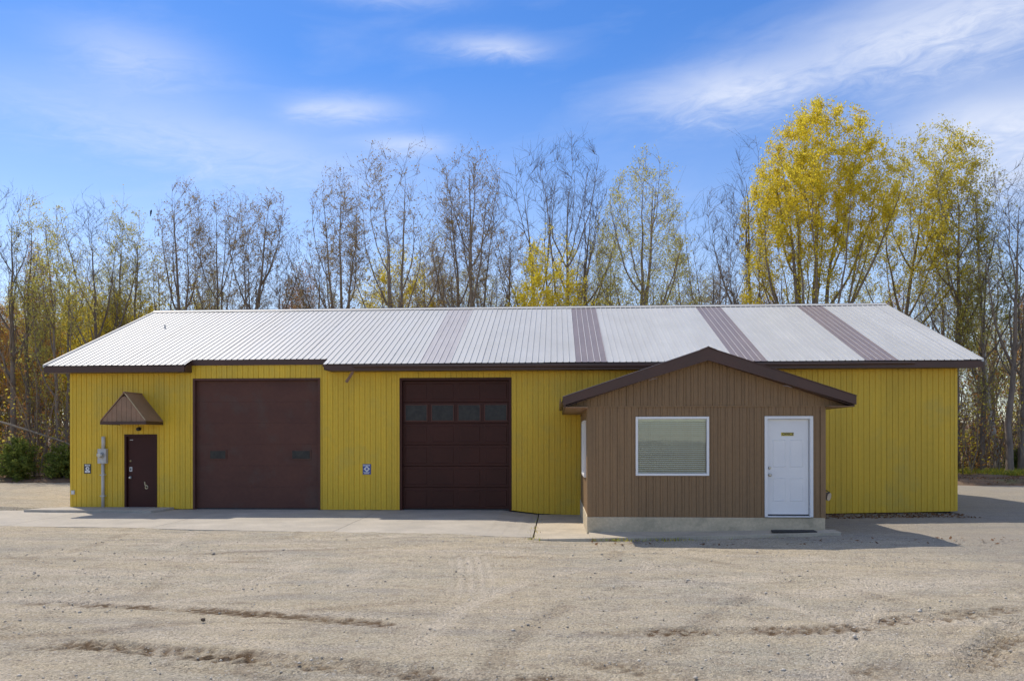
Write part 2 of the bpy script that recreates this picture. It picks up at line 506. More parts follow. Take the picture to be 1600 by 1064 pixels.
SCRAPES = [
    [(9.51, -11.3), (9.53, -9.98), (9.63, -9.01), (10.23, -8.41)], [(10.98, -11.23), (10.9, -10.2), (11.13, -8.94)],
    [(12.85, -12.4), (12.65, -10.12), (12.25, -7.36)], [(11.62, -12.07), (12.09, -12.79)],
    [(14.24, -8.8), (16.25, -9.36), (18.75, -7.87), (20.45, -8.85)], [(13.44, -10.36), (15.09, -10.79), (17.59, -9.89), (20.23, -11.02)],
    [(15.79, -11.87), (17.64, -11.14), (20.96, -9.73)], [(5.64, -9.2), (7.47, -8.39), (10.35, -9.63)], [(5.63, -10.73), (7.74, -10.99), (9.64, -10.54)],
]
APRON_FRONT = [(-4.6, -3.55), (0.9, -4.1), (4.03, -4.25), (5.4, -4.55), (8.73, -4.91), (11.11, -5.21), (13.68, -5.62)]


_r = random.Random(5)
for _i in range(34):     # long faint wheel marks curving through the yard, two wheels each
    _x, _y, _a = _r.uniform(3, 22), _r.uniform(-15.5, -6.5), _r.choice([0.0, 0.15, -0.2, 0.35, -0.4, 1.2, 1.7]) + _r.gauss(0, 0.12)
    _k, _n = _r.gauss(0, 0.07), _r.randint(6, 12)
    _p = []
    for _j in range(_n):
        _p.append((_x, _y))
        _a += _k
        _x += math.cos(_a) * 0.8
        _y += math.sin(_a) * 0.8
    SCRAPES.append(_p)
    SCRAPES.append([(px + 1.5 * math.sin(_a), py - 1.5 * math.cos(_a)) for px, py in _p])


def apron_front_y(x):
    return np.interp(x, [p[0] for p in APRON_FRONT], [p[1] for p in APRON_FRONT])


def smooth(a, b, t):
    t = np.clip((t - a) / (b - a), 0, 1)
    return t * t * (3 - 2 * t)


def yard_level(x, y):
    """large shape of the yard"""
    z = -0.10 + 0.055 * smooth(19.5, 24, x) * smooth(-6, -2, y)
    z = z + 0.06 * smooth(1, -3, x) * smooth(-5, -1, y)
    z = z + 0.09 * smooth(-1, 6, y)
    gap = np.clip(apron_front_y(x) - y, 0, 5)
    z = z + 0.040 * (1 - smooth(0.0, 1.3, gap)) * (1 - smooth(13.2, 13.9, x)) * smooth(-5.5, -4.5, x) * (y < 0)
    z = z + 0.075 * smooth(16.5, 20.5, x) * smooth(-8.5, -5.6, y) * (1 - smooth(-5.2, -3.5, y))
    return z


def axis(segs):
    out = []
    for a, b, st in segs:
        n = max(1, int(round((b - a) / st)))
        out += list(np.linspace(a, b, n, endpoint=False))
    out.append(segs[-1][1])
    return np.array(out)


def build_ground():
    gx = axis([(-600, -60, 60), (-60, -14, 2.0), (-14, -2, 0.20), (-2, 6, 0.07), (6, 21, 0.038), (21, 28, 0.07), (28, 40, 0.25), (40, 80, 2.0), (80, 640, 60)])
    gy = axis([(-420, -60, 60), (-60, -18, 2.0), (-18, -15.9, 0.1), (-15.9, -11.5, 0.029), (-11.5, -8, 0.045), (-8, -4.5, 0.06), (-4.5, 1.0, 0.12),
               (1.0, 14, 0.3), (14, 60, 2.0), (60, 900, 60)])
    X, Y = np.meshgrid(gx, gy)
    x, y = X.ravel(), Y.ravel()
    near = smooth(-40, -18, y) * (1 - smooth(14, 30, y)) * smooth(-30, -12, x) * (1 - smooth(40, 60, x))
    z = yard_level(x, y)
    z += near * ((fbm(x * 0.35, y * 0.35, 3, 3) - 0.5) * 0.06 + (fbm(x * 1.7, y * 1.7, 3, 9) - 0.5) * 0.022 + (fbm(x * 7, y * 7, 3, 21) - 0.5) * 0.014)
    # scraped, driven-over texture: streaks along the usual driving direction
    ang = (fbm(x * 0.12, y * 0.12, 2, 51) - 0.5) * 1.6
    sx, sy = x * np.cos(ang) + y * np.sin(ang), -x * np.sin(ang) + y * np.cos(ang)
    z += near * (fbm(sx * 0.9, sy * 6.0, 2, 33) - 0.5) * 0.011 * smooth(0.3, 0.6, fbm(x * 0.3, y * 0.3, 2, 77))
    rut = np.zeros_like(x)
    scr = np.zeros_like(x)

    def stroke(pts, width):
        pts = np.array(pts)
        lo, hi = pts.min(0) - 1.0, pts.max(0) + 1.0
        idx = np.nonzero((x > lo[0]) & (x < hi[0]) & (y > lo[1]) & (y < hi[1]))[0]
        # smooth the polyline a little
        t = np.linspace(0, len(pts) - 1, len(pts) * 6)
        px, py = np.interp(t, range(len(pts)), pts[:, 0]), np.interp(t, range(len(pts)), pts[:, 1])
        for _ in range(3):
            px[1:-1] = (px[:-2] + px[1:-1] * 2 + px[2:]) / 4
            py[1:-1] = (py[:-2] + py[1:-1] * 2 + py[2:]) / 4
        best = np.full(len(idx), 1e9)
        off = np.zeros(len(idx))
        along = np.zeros(len(idx))
        s0 = 0.0
        total = np.hypot(np.diff(px), np.diff(py)).sum()
        for i in range(len(px) - 1):
            ax, ay = px[i], py[i]
            dx, dy = px[i + 1] - ax, py[i + 1] - ay
            L = math.hypot(dx, dy)
            rx, ry = x[idx] - ax, y[idx] - ay
            tt = np.clip((rx * dx + ry * dy) / (L * L), 0, 1)
            d = np.hypot(rx - tt * dx, ry - tt * dy)
            sg = np.sign(rx * dy - ry * dx)
            up = d < best
            best[up] = d[up]
            off[up] = (d * sg)[up]
            along[up] = (s0 + tt * L)[up]
            s0 += L
        endf = smooth(0, 1.3, along) * smooth(0, 1.3, total - along)
        return idx, off / (width / 2), along, endf

    for pts, (w, dark, depth) in zip(TRACKS, TRACK_LOOK):
        idx, o, s, e = stroke(pts, w)
        inside = np.exp(-np.clip(np.abs(o), 0, 5) ** 4) * e
        ragged = smooth(0.36, 0.60, fbm(x[idx] * 2.2, y[idx] * 2.2, 3, 5))
        lug = np.sin(2 * np.pi * (s / 0.19 + 0.5 * np.abs(o)) + 1.5 * np.sign(o))
        lug = np.tanh(2.4 * lug) * (0.35 + 0.65 * ragged)
        rib = np.cos(o * np.pi * 2.0) * 0.4
        crumb = (fbm(x[idx] * 14, y[idx] * 14, 2, 13) - 0.5) * 0.8
        berm = np.exp(-((np.abs(o) - 1.15) / 0.28) ** 2) * e
        z[idx] += inside * (-depth * 0.9 + depth * (1.1 * lug + 0.25 * rib + 0.8 * crumb)) + berm * depth * (0.6 + crumb)
        soil = inside * dark * (0.25 + 0.75 * ragged) * (0.75 + 0.5 * fbm(x[idx] * 5, y[idx] * 5, 2, 44))
        soil = np.clip(soil * (0.55 + 0.65 * (lug < 0)) * (0.6 + 1.0 * (fbm(x[idx] * 14, y[idx] * 14, 2, 45) > 0.45)), 0, 1)
        rut[idx] = np.maximum(rut[idx], soil)
    for k, pts in enumerate(SCRAPES):
        idx, o, s, e = stroke(pts, 0.62 if k < 9 else 0.30)
        inside = np.exp(-np.clip(np.abs(o), 0, 5) ** 4) * e
        tread = np.sin(o * np.pi * 4.0 + k)
        z[idx] += inside * (-0.006 + 0.009 * (tread if k < 9 else np.tanh(3 * np.sin(2 * np.pi * (s / 0.16 + 0.4 * np.abs(o))))) * smooth(0.30, 0.6, fbm(x[idx] * 1.5 + k, y[idx] * 1.5, 2, 61)))
        if k < 9 or k % 3:
            scr[idx] = np.maximum(scr[idx], inside * (0.6 + 0.4 * tread) * smooth(0.25, 0.55, fbm(x[idx] * 0.9 + k, y[idx] * 0.9, 2, 62)))
        else:
            rut[idx] = np.maximum(rut[idx], 0.26 * inside * smooth(0.40, 0.65, fbm(x[idx] * 1.3 + k, y[idx] * 1.3, 3, 63)))
    # the ground drops under slabs and building so nothing pokes through
    under = ((x > -4.7) & (x < 14.6) & (y > apron_front_y(x) + 0.09) & (y < 0.6)) | ((x > -0.0) & (x < 24.7) & (y > 0.1) & (y < 11.5)) \
        | ((x > 13.9) & (x < 19.6) & (y > -5.15) & (y < 0.2))
    z = np.where(under, -0.32, z)
    nx, ny = len(gx), len(gy)
    ii = (np.arange(ny - 1)[:, None] * nx + np.arange(nx - 1)[None, :]).ravel()
    quads = np.stack([ii, ii + 1, ii + nx + 1, ii + nx], 1)
    m = bpy.data.materials.new('gravel_yard')
    m.use_nodes = True
    n, l = m.node_tree.nodes, m.node_tree.links
    b = n['Principled BSDF']
    b.inputs['Roughness'].default_value = 0.95
    b.inputs['Specular IOR Level'].default_value = 0.15
    tc = N(n, 'ShaderNodeTexCoord')

    def noise(scale, detail, lo, hi, rough=0.6, vec=None):
        q = N(n, 'ShaderNodeTexNoise', inp={'Scale': scale, 'Detail': detail, 'Roughness': rough})
        l.new(vec if vec is not None else tc.outputs['Object'], q.inputs['Vector'])
        r = N(n, 'ShaderNodeMapRange', inp={'From Min': lo, 'From Max': hi})
        l.new(q.outputs['Fac'], r.inputs['Value'])
        return r.outputs[0], q.outputs['Fac']

    def mixc(fac, a, bcol):
        q = N(n, 'ShaderNodeMix', data_type='RGBA')
        l.new(fac, q.inputs['Factor'])
        if isinstance(a, tuple):
            q.inputs['A'].default_value = (*a, 1)
        else:
            l.new(a, q.inputs['A'])
        q.inputs['B'].default_value = (*bcol, 1)
        return q.outputs['Result']

    big, _ = noise(0.35, 6, 0.40, 0.66)
    mp = N(n, 'ShaderNodeMapping')
    mp.inputs['Scale'].default_value = (0.25, 1.5, 1)
    l.new(tc.outputs['Object'], mp.inputs['Vector'])
    streak, _ = noise(1.6, 6, 0.45, 0.68, vec=mp.outputs[0])
    grit, gf = noise(38, 4, 0.58, 0.72, 0.7)
    pale, _ = noise(55, 3, 0.62, 0.74, 0.7)
    mid, _ = noise(4.5, 6, 0.50, 0.72, 0.65)
    col = mixc(big, (0.468, 0.402, 0.292), (0.392, 0.362, 0.290))
    col = mixc(streak, col, (0.51, 0.437, 0.315))
    col = mixc(mid, col, (0.34, 0.285, 0.215))
    mp2 = N(n, 'ShaderNodeMapping')
    mp2.inputs['Scale'].default_value = (0.45, 1.9, 1)
    mp2.inputs['Rotation'].default_value = (0, 0, 0.12)
    l.new(tc.outputs['Object'], mp2.inputs['Vector'])
    dust, _ = noise(0.9, 7, 0.50, 0.70, 0.66, mp2.outputs[0])
    col = mixc(math_node(n, l, 'MULTIPLY', dust, 0.6), col, (0.56, 0.485, 0.38))
    damp, _ = noise(2.3, 7, 0.56, 0.76, 0.68, mp2.outputs[0])
    col = mixc(math_node(n, l, 'MULTIPLY', damp, 0.85), col, (0.225, 0.190, 0.15))
    patchy, _ = noise(0.75, 8, 0.50, 0.66, 0.70, mp2.outputs[0])
    col = mixc(math_node(n, l, 'MULTIPLY', patchy, 0.55), col, (0.29, 0.275, 0.255))
    sc_attr = N(n, 'ShaderNodeAttribute', attribute_name='scrape')
    scf = math_node(n, l, 'MULTIPLY', sc_attr.outputs['Fac'], 0.85)
    col = mixc(scf, col, (0.55, 0.485, 0.39))
    # the stones themselves: cells of two sizes, each with its own tone
    def cells(scale):
        vo = N(n, 'ShaderNodeTexVoronoi', inp={'Scale': scale, 'Randomness': 1.0})
        l.new(tc.outputs['Object'], vo.inputs['Vector'])
        sp = N(n, 'ShaderNodeSeparateColor')
        l.new(vo.outputs['Color'], sp.inputs[0])
        return vo, sp
    v1, s1 = cells(62.0)
    v2, s2 = cells(26.0)
    patch, _ = noise(1.1, 5, 0.36, 0.62)
    tone = N(n, 'ShaderNodeMapRange', inp={'To Min': 0.66, 'To Max': 1.36})
    l.new(s1.outputs[0], tone.inputs['Value'])
    hv = N(n, 'ShaderNodeHueSaturation')
    l.new(tone.outputs[0], hv.inputs['Value'])
    l.new(col, hv.inputs['Color'])
    hv.inputs['Fac'].default_value = 0.85
    col = hv.outputs[0]
    bigst = math_node(n, l, 'MULTIPLY', math_node(n, l, 'GREATER_THAN', s2.outputs[1], 0.72), math_node(n, l, 'LESS_THAN', v2.outputs['Distance'], 0.42))
    col = mixc(math_node(n, l, 'MULTIPLY', bigst, math_node(n, l, 'MULTIPLY', patch, 0.55)), col, (0.21, 0.20, 0.19))
    bigpale = math_node(n, l, 'MULTIPLY', math_node(n, l, 'LESS_THAN', s2.outputs[1], 0.12), math_node(n, l, 'LESS_THAN', v2.outputs['Distance'], 0.40))
    col = mixc(math_node(n, l, 'MULTIPLY', bigpale, 0.6), col, (0.58, 0.54, 0.48))
    col = mixc(math_node(n, l, 'MULTIPLY', grit, 0.50), col, (0.15, 0.135, 0.12))
    col = mixc(math_node(n, l, 'MULTIPLY', pale, 0.5), col, (0.58, 0.53, 0.46))
    at = N(n, 'ShaderNodeAttribute', attribute_name='rut')
    col = mixc(math_node(n, l, 'MULTIPLY', at.outputs['Fac'], 0.95, clamp=True), col, (0.135, 0.088, 0.050))
    gr = N(n, 'ShaderNodeAttribute', attribute_name='grey')
    col = mixc(math_node(n, l, 'MULTIPLY', gr.outputs['Fac'], math_node(n, l, 'ADD', 0.55, math_node(n, l, 'MULTIPLY', gf, 0.5)), clamp=True), col, (0.27, 0.255, 0.235))
    l.new(col, b.inputs['Base Color'])
    bz = N(n, 'ShaderNodeTexNoise', inp={'Scale': 30, 'Detail': 6.0, 'Roughness': 0.7})
    l.new(tc.outputs['Object'], bz.inputs['Vector'])
    bp = N(n, 'ShaderNodeBump', inp={'Strength': 1.0, 'Distance': 0.03})
    hsum = math_node(n, l, 'SUBTRACT', math_node(n, l, 'MULTIPLY', bz.outputs['Fac'], 1.4), math_node(n, l, 'ADD', math_node(n, l, 'MULTIPLY', v1.outputs['Distance'], 0.35), math_node(n, l, 'MULTIPLY', math_node(n, l, 'MULTIPLY', v2.outputs['Distance'], patch), 0.5)))
    l.new(hsum, bp.inputs['Height'])
    l.new(bp.outputs[0], b.inputs['Normal'])
    me = mesh_np('ground', np.stack([x, y, z], 1), quads, mats=[m], smooth=True)
    grey = smooth(15.5, 21, x + y * 0.25 + (fbm(x * 0.5, y * 0.5, 3, 88) - 0.5) * 4) * smooth(-11.5, -6, y + (fbm(x * 0.6, y * 0.6, 2, 89) - 0.5) * 3) * 0.75
    for nm, arr in (('rut', rut), ('scrape', scr), ('grey', grey)):
        a = me.attributes.new(nm, 'FLOAT', 'POINT')
        a.data.foreach_set('value', arr.astype(np.float32))
    o = link('ground', me)
    tag(o, 'pale sandy gravel yard with tyre tracks', kind='structure')


build_ground()


def forest_height(x, y):
    return -0.02 + 0.28 * smooth(11.2, 12.6, y + (fbm(x * 0.4, x * 0 + 3, 2, 4) - 0.5) * 1.2) + 3.2 * smooth(20, 110, y) + 4.5 * smooth(100, 320, y)


def build_forest_floor():
    gx = np.concatenate([np.linspace(-380, -40, 24, endpoint=False), np.linspace(-40, 62, 205, endpoint=False), np.linspace(62, 400, 24)])
    gy = np.concatenate([np.linspace(10.8, 16, 40, endpoint=False), np.linspace(16, 60, 90, endpoint=False), np.linspace(60, 420, 40)])
    X, Y = np.meshgrid(gx, gy)
    x, y = X.ravel(), Y.ravel()
    z = forest_height(x, y) + (fbm(x * 0.7, y * 0.7, 3, 8) - 0.5) * 0.35 * smooth(11.4, 13, y)
    z = np.where(y < 11.2, -0.45, z)
    nx, ny = len(gx), len(gy)
    ii = (np.arange(ny - 1)[:, None] * nx + np.arange(nx - 1)[None, :]).ravel()
    m = material('leaf_litter', (0.20, 0.125, 0.075), (0.13, 0.09, 0.058), scale=2.2, rough=0.95, fine=0.35, fine_scale=14, bump=0.9, bump_scale=12,
                 c3=(0.17, 0.16, 0.06), scale3=0.5)
    o = link('forest_floor', mesh_np('forest_floor', np.stack([x, y, z], 1), np.stack([ii, ii + 1, ii + nx + 1, ii + nx], 1), mats=[m], smooth=True))
    tag(o, 'brown leaf-covered floor of the wood behind the yard', kind='structure')


build_forest_floor()

# ------------------------------------------------------------------ concrete slabs
apron = tag(empty('concrete_apron'), 'pale concrete apron along the yellow front wall', kind='structure')
slab_cuts = [-4.6, 0.9, 4.6, 9.0, 13.42]
for a, b in zip(slab_cuts[:-1], slab_cuts[1:]):
    mb = MB()
    xs = list(np.linspace(a + 0.006, b - 0.006, 14))
    top, bot = [], []
    n = len(xs)
    v, f = [], []
    for x in xs:
        yf = float(apron_front_y(x)) + (float(fbm(np.array([x * 2.1]), np.array([0.5]), 3, 6)[0]) - 0.5) * 0.10
        zb = -0.015 - 0.11 * max(0, (x - 12.4)) if x > 12.4 else -0.015
        yb = 0.3 if x > -0.05 else -0.4 + 0.1 * (x + 0.05)
        zf = -0.055 - 0.01 * (x > 12.4)
        v += [(x, yf, zf), (x, yb, zb), (x, yf - 0.02, -0.4), (x, yb, -0.4)]
    for i in range(n - 1):
        k = i * 4
        f += [(k, k + 4, k + 5, k + 1), (k + 2, k + 6, k + 4, k)]
    f += [(0, 1, 3, 2), ((n - 1) * 4, (n - 1) * 4 + 2, (n - 1) * 4 + 3, (n - 1) * 4 + 1)]
    mb.add(v, f).build('slab', M['concrete'], apron)
# low step in front of the small door
MB().prism([(-0.75, -0.95), (2.9, -1.02), (3.05, -0.55), (3.05, -0.012), (-0.1, -0.012), (-0.6, -0.35)], 'z', -0.05, 0.045).build('step', M['concrete'], apron, bevel=0.012)

# office pad, tilted a little
mb = MB()
P = [(13.44, -5.80, -0.075), (14.6, -5.78, -0.055), (17.2, -5.62, -0.005), (19.78, -5.36, 0.05), (19.80, -4.9, 0.055), (14.62, -4.9, -0.02), (14.62, 0.05, -0.13), (13.44, 0.05, -0.12)]
n = len(P)
v = P + [(p[0], p[1], -0.4) for p in P]
f = [(0, 1, 5, 6, 7), (1, 2, 3, 4, 5)] + [(i, i + n, (i + 1) % n + n, (i + 1) % n) for i in range(n)]
tag(mb.add(v, f).build('concrete_pad', M['pad'], bevel=0.01), 'concrete pad in front of the brown office', kind='structure')


# ------------------------------------------------------------------ ribbed sheets
def rib_columns(a, b, centres, half, flank, depth, minor=None):
    """profile (position, depth) over [a, b]"""
    pts = []
    for c in centres:
        pts += [(c - half - flank, 0.0), (c - half, depth), (c + half, depth), (c + half + flank, 0.0)]
    if minor:
        step, w, d = minor
        for c in centres:
            m = c + step
            pts += [(m - w, 0.0), (m, d), (m + w, 0.0)]
    pts.sort()
    xs = np.array([p[0] for p in pts])
    ds = np.array([p[1] for p in pts])
    inner = [(p, d) for p, d in pts if a + 1e-4 < p < b - 1e-4]
    return [(a, float(np.interp(a, xs, ds)))] + inner + [(b, float(np.interp(b, xs, ds)))]


def siding(parent, mat, a0, a1, width, pitch, openings, zlo, zhi, place, depth=0.014, half=0.009, flank=0.005, minor=None, name='siding_sheet'):
    """vertical ribbed sheets from a0 to a1; place(a, d, z) -> world point; every sheet is one object"""
    centres = [a0 + pitch * (i - 1) + 0.02 for i in range(int((a1 - a0) / pitch) + 4)]
    a = a0
    while a < a1 - 0.02:
        b = min(a + width, a1)
        cuts = sorted({a, b} | {c for o in openings for c in o[:2] if a < c < b})
        lift = random.uniform(-0.004, 0.004)
        for p, q in zip(cuts[:-1], cuts[1:]):
            mid = (p + q) / 2
            spans = [(None, None)]
            for o in openings:
                if o[0] < mid < o[1]:
                    spans = [(None, o[2]), (o[3], None)]
            cols = rib_columns(p + (0.0015 if p == a else 0), q - (0.0015 if q == b else 0), centres, half, flank, depth, minor)
            for s0, s1 in spans:
                if s1 is not None and s1 <= zlo(mid) + 0.06:
                    continue
                v = []
                for (x, d) in cols:
                    lo = zlo(x) + lift if s0 is None else s0
                    hi = zhi(x) if s1 is None else s1
                    v += [place(x, d, lo), place(x, d, max(hi, lo + 0.001))]
                f = [(2 * i, 2 * i + 2, 2 * i + 3, 2 * i + 1) for i in range(len(cols) - 1)]
                MB().add(v, f).build(name, mat, parent)
        a = b


# ------------------------------------------------------------------ the yellow building
LEN, DEEP = 24.72, 11.6
PITCH, EAVE_Y, EAVE_Z = 0.40, -0.44, 4.06
RIDGE_Y = 5.8
BAY0, BAY1 = 3.50, 7.50


def roof_z(y):
    return EAVE_Z + (y - EAVE_Y) * PITCH


warehouse = tag(empty('warehouse', (0, 0, 0)), 'long low yellow metal-clad building with a white sheet metal roof', 'building')
DOOR1 = (3.605, 7.26, 0.0, 3.69)
DOOR2 = (9.54, 12.66, -0.01, 3.675)
MAN = (1.60, 2.535, 0.03, 2.11)

wall = MB().box(0.03, LEN - 0.03, 0.30, DEEP - 0.03, -0.25, 3.95).build('wall', M['interior'], warehouse)
wall_base = lambda x: float(np.interp(x, [0, 3, 12.7, 13.4, 14.6, 19.5, 21.4, 24.7], [0.048, 0.0, -0.01, -0.09, -0.14, -0.14, -0.06, 0.01]))
wall_top = lambda x: 4.10 if BAY0 - 0.12 < x < BAY1 - 0.05 else 3.90
openings1 = [DOOR1, DOOR2, MAN]
siding(wall, M['yellow'], 0.0, LEN, 0.914, 0.1523, openings1, wall_base, wall_top, lambda a, d, z: (a, d, z), minor=(0.076, 0.006, 0.004))
siding(wall, M['yellow'], 0.0, DEEP, 0.914, 0.1523, [], lambda a: 0.02, lambda a: roof_z(min(a, DEEP - a)) - 0.12, lambda a, d, z: (d - 0.002, a, z))
siding(wall, M['yellow'], 0.0, DEEP, 0.914, 0.1523, [], lambda a: 0.02, lambda a: roof_z(min(a, DEEP - a)) - 0.12, lambda a, d, z: (LEN + 0.002 - d, a, z))
siding(wall, M['yellow'], 0.0, LEN, 0.914, 0.1523, [], lambda a: 0.02, lambda a: 3.9, lambda a, d, z: (a, DEEP - d, z))
for cx in (0.0, LEN):
    s = -1 if cx == 0 else 1
    MB().prism([(cx + s * 0.012, -0.012), (cx + s * 0.012, 0.06), (cx - s * 0.0, 0.06), (cx, 0.0), (cx - s * 0.06, 0.0), (cx - s * 0.06, -0.012)], 'z', 0.02, 3.86).build('corner_trim', M['yellow'], warehouse)

# roof deck (one closed shape under the sheets), then the sheets
deck_poly = [(EAVE_Y + 0.02, EAVE_Z - 0.035), (RIDGE_Y, roof_z(RIDGE_Y) - 0.045), (DEEP - EAVE_Y - 0.02, EAVE_Z - 0.035),
             (DEEP - EAVE_Y - 0.02, EAVE_Z - 0.17), (DEEP + 0.0, EAVE_Z - 0.14), (RIDGE_Y, roof_z(RIDGE_Y) - 0.26), (0.05, EAVE_Z - 0.14), (EAVE_Y + 0.02, EAVE_Z - 0.17)]
bay_poly = [(0.02, roof_z(0.02) - 0.035)] + deck_poly[1:6] + [(0.12, roof_z(0.05) - 0.20), (0.02, roof_z(0.02) - 0.19)]
X0, X1 = -0.50, LEN + 0.45
deck = MB().prism(deck_poly, 'x', X0 + 0.03, BAY0).prism(bay_poly, 'x', BAY0 + 0.001, BAY1 - 0.001).prism(deck_poly, 'x', BAY1, X1 - 0.03)
roof = deck.build('roof', M['trim'], warehouse)
edges = [X0]
e = -0.07
while e < X1 - 0.05:
    edges.append(e)
    e += 0.8535
edges.append(X1)
SP = 0.8535 / 5
rib_c = [-0.07 - 2 * SP + SP * i for i in range(160)]
brown_starts = (10.25, 14.52, 18.79, 22.2)
COSR = 1 / math.hypot(1, PITCH)


def roof_point(x, h, y, dz=0.0):
    return (x, y - h * PITCH * COSR, roof_z(y) + h * COSR + dz)


for a, b in zip(edges[:-1], edges[1:]):
    brown = any(abs(a - s) < 0.3 for s in brown_starts)
    tilt = random.uniform(-0.003, 0.003)
    cols = rib_columns(a, b, rib_c, 0.008, 0.005, 0.019, None)
    xs_, hs_ = [c[0] for c in cols], [c[1] for c in cols]
    extra = [x for x in [BAY0 + 0.0715, BAY0 + 0.0725, BAY1 - 0.0105, BAY1 - 0.0095] if a < x < b]
    cols = sorted(cols + [(x, float(np.interp(x, xs_, hs_))) for x in extra])
    v, f = [], []
    ends = random.uniform(-0.012, 0.008)
    for (x, h) in cols:
        ye = EAVE_Y - 0.02
        if BAY0 + 0.072 < x < BAY1 - 0.01:
            ye = 0.0
        ye += ends
        v += [roof_point(x, h, ye, tilt), roof_point(x, h, 0.35, tilt), roof_point(x, h, RIDGE_Y - 0.02, tilt)]
    for i in range(len(cols) - 1):
        f += [(3 * i, 3 * i + 3, 3 * i + 4, 3 * i + 1), (3 * i + 1, 3 * i + 4, 3 * i + 5, 3 * i + 2)]
    o = MB().add(v, f).build('roof_sheet', (M['roof_sunlit_tone'] if a < 11 else M['roof_brown']) if brown else M['roof_white'], roof)
    if brown:       # sun glint on the rib crests, painted as a paler colour
        o.data.materials.append(M['painted_glint'])
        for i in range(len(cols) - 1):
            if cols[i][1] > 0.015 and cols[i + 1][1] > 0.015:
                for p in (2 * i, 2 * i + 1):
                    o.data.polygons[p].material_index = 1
    if brown:
        o['label'] = 'grey-brown replacement roof sheet'
    # back slope
    v = []
    for (x, h) in cols:
        v += [(x, 2 * RIDGE_Y - (EAVE_Y - 0.02) + h * PITCH * COSR, roof_z(EAVE_Y - 0.02) + h * COSR), (x, RIDGE_Y + 0.02 + h * PITCH * COSR, roof_z(RIDGE_Y - 0.02) + h * COSR)]
    MB().add(v, [(2 * i, 2 * i + 1, 2 * i + 3, 2 * i + 2) for i in range(len(cols) - 1)]).build('roof_sheet', M['roof_white'], roof)
zr = roof_z(RIDGE_Y)
MB().prism([(RIDGE_Y - 0.16, zr - 0.064 + 0.030), (RIDGE_Y - 0.02, zr + 0.030), (RIDGE_Y - 0.012, zr + 0.052), (RIDGE_Y + 0.012, zr + 0.052), (RIDGE_Y + 0.02, zr + 0.030), (RIDGE_Y + 0.16, zr - 0.064 + 0.030),
            (RIDGE_Y + 0.16, zr - 0.064 + 0.022), (RIDGE_Y, zr + 0.022), (RIDGE_Y - 0.16, zr - 0.064 + 0.022)], 'x', X0 - 0.01, X1 + 0.01).build('ridge_cap', M['grey_metal'], roof)
# white rake trim along both gable edges
for xa, xb in ((X0 - 0.018, X0 + 0.03), (X1 - 0.03, X1 + 0.018)):
    MB().prism([(EAVE_Y - 0.03, roof_z(EAVE_Y - 0.03) + 0.028), (RIDGE_Y, zr + 0.026), (2 * RIDGE_Y - EAVE_Y + 0.03, roof_z(EAVE_Y - 0.03) + 0.028),
                (2 * RIDGE_Y - EAVE_Y + 0.03, roof_z(EAVE_Y - 0.03) - 0.045), (RIDGE_Y, zr - 0.048), (EAVE_Y - 0.03, roof_z(EAVE_Y - 0.03) - 0.045)], 'x', xa, xb).build('rake_trim', M['roof_white'], roof)
    MB().prism([(EAVE_Y, roof_z(EAVE_Y) - 0.05), (RIDGE_Y, zr - 0.05), (2 * RIDGE_Y - EAVE_Y, roof_z(EAVE_Y) - 0.05),
                (2 * RIDGE_Y - EAVE_Y, roof_z(EAVE_Y) - 0.21), (RIDGE_Y, zr - 0.21), (EAVE_Y, roof_z(EAVE_Y) - 0.21)], 'x', xa + 0.012, xb - 0.012).build('rake_board', M['trim'], roof)
# eave fascias: left run, set-back run over the tall door, right run
FB = EAVE_Z - 0.205
MB().box(X0, BAY0 + 0.05, EAVE_Y - 0.012, EAVE_Y + 0.018, FB, EAVE_Z - 0.035).build('fascia', M['trim'], roof)
MB().box(X0 + 0.03, BAY0 + 0.05, EAVE_Y + 0.02, -0.002, FB + 0.006, FB + 0.018).build('soffit', M['trim'], roof)
MB().prism([(EAVE_Y + 0.02, FB + 0.02), (-0.016, FB + 0.02), (-0.016, roof_z(0) - 0.05), (EAVE_Y + 0.02, EAVE_Z - 0.05)], 'x', BAY0 + 0.052, BAY0 + 0.07).build('fascia_end', M['trim'], roof)
MB().box(BAY0 + 0.072, BAY1 - 0.02, -0.035, -0.004, roof_z(0) - 0.165, roof_z(0) - 0.012).build('fascia', M['trim'], roof)
# curved end of the right-hand run
end_poly = [(BAY1 - 0.03, EAVE_Z - 0.035), (BAY1 - 0.03, EAVE_Z - 0.07), (BAY1 + 0.02, EAVE_Z - 0.12), (BAY1 + 0.10, EAVE_Z - 0.17), (BAY1 + 0.22, FB + 0.003), (X1, FB - 0.005), (X1, EAVE_Z - 0.035)]
MB().prism(end_poly, 'y', EAVE_Y - 0.012, EAVE_Y + 0.018).build('fascia', M['trim'], roof)
MB().box(BAY1 + 0.10, X1 - 0.03, EAVE_Y + 0.02, -0.002, FB + 0.006, FB + 0.018).build('soffit', M['trim'], roof)
MB().prism([(EAVE_Y + 0.02, EAVE_Z - 0.17), (-0.016, EAVE_Z - 0.17), (-0.016, roof_z(0) - 0.05), (EAVE_Y + 0.02, EAVE_Z - 0.05)], 'x', BAY1 + 0.0, BAY1 + 0.016).build('fascia_end', M['trim'], roof)
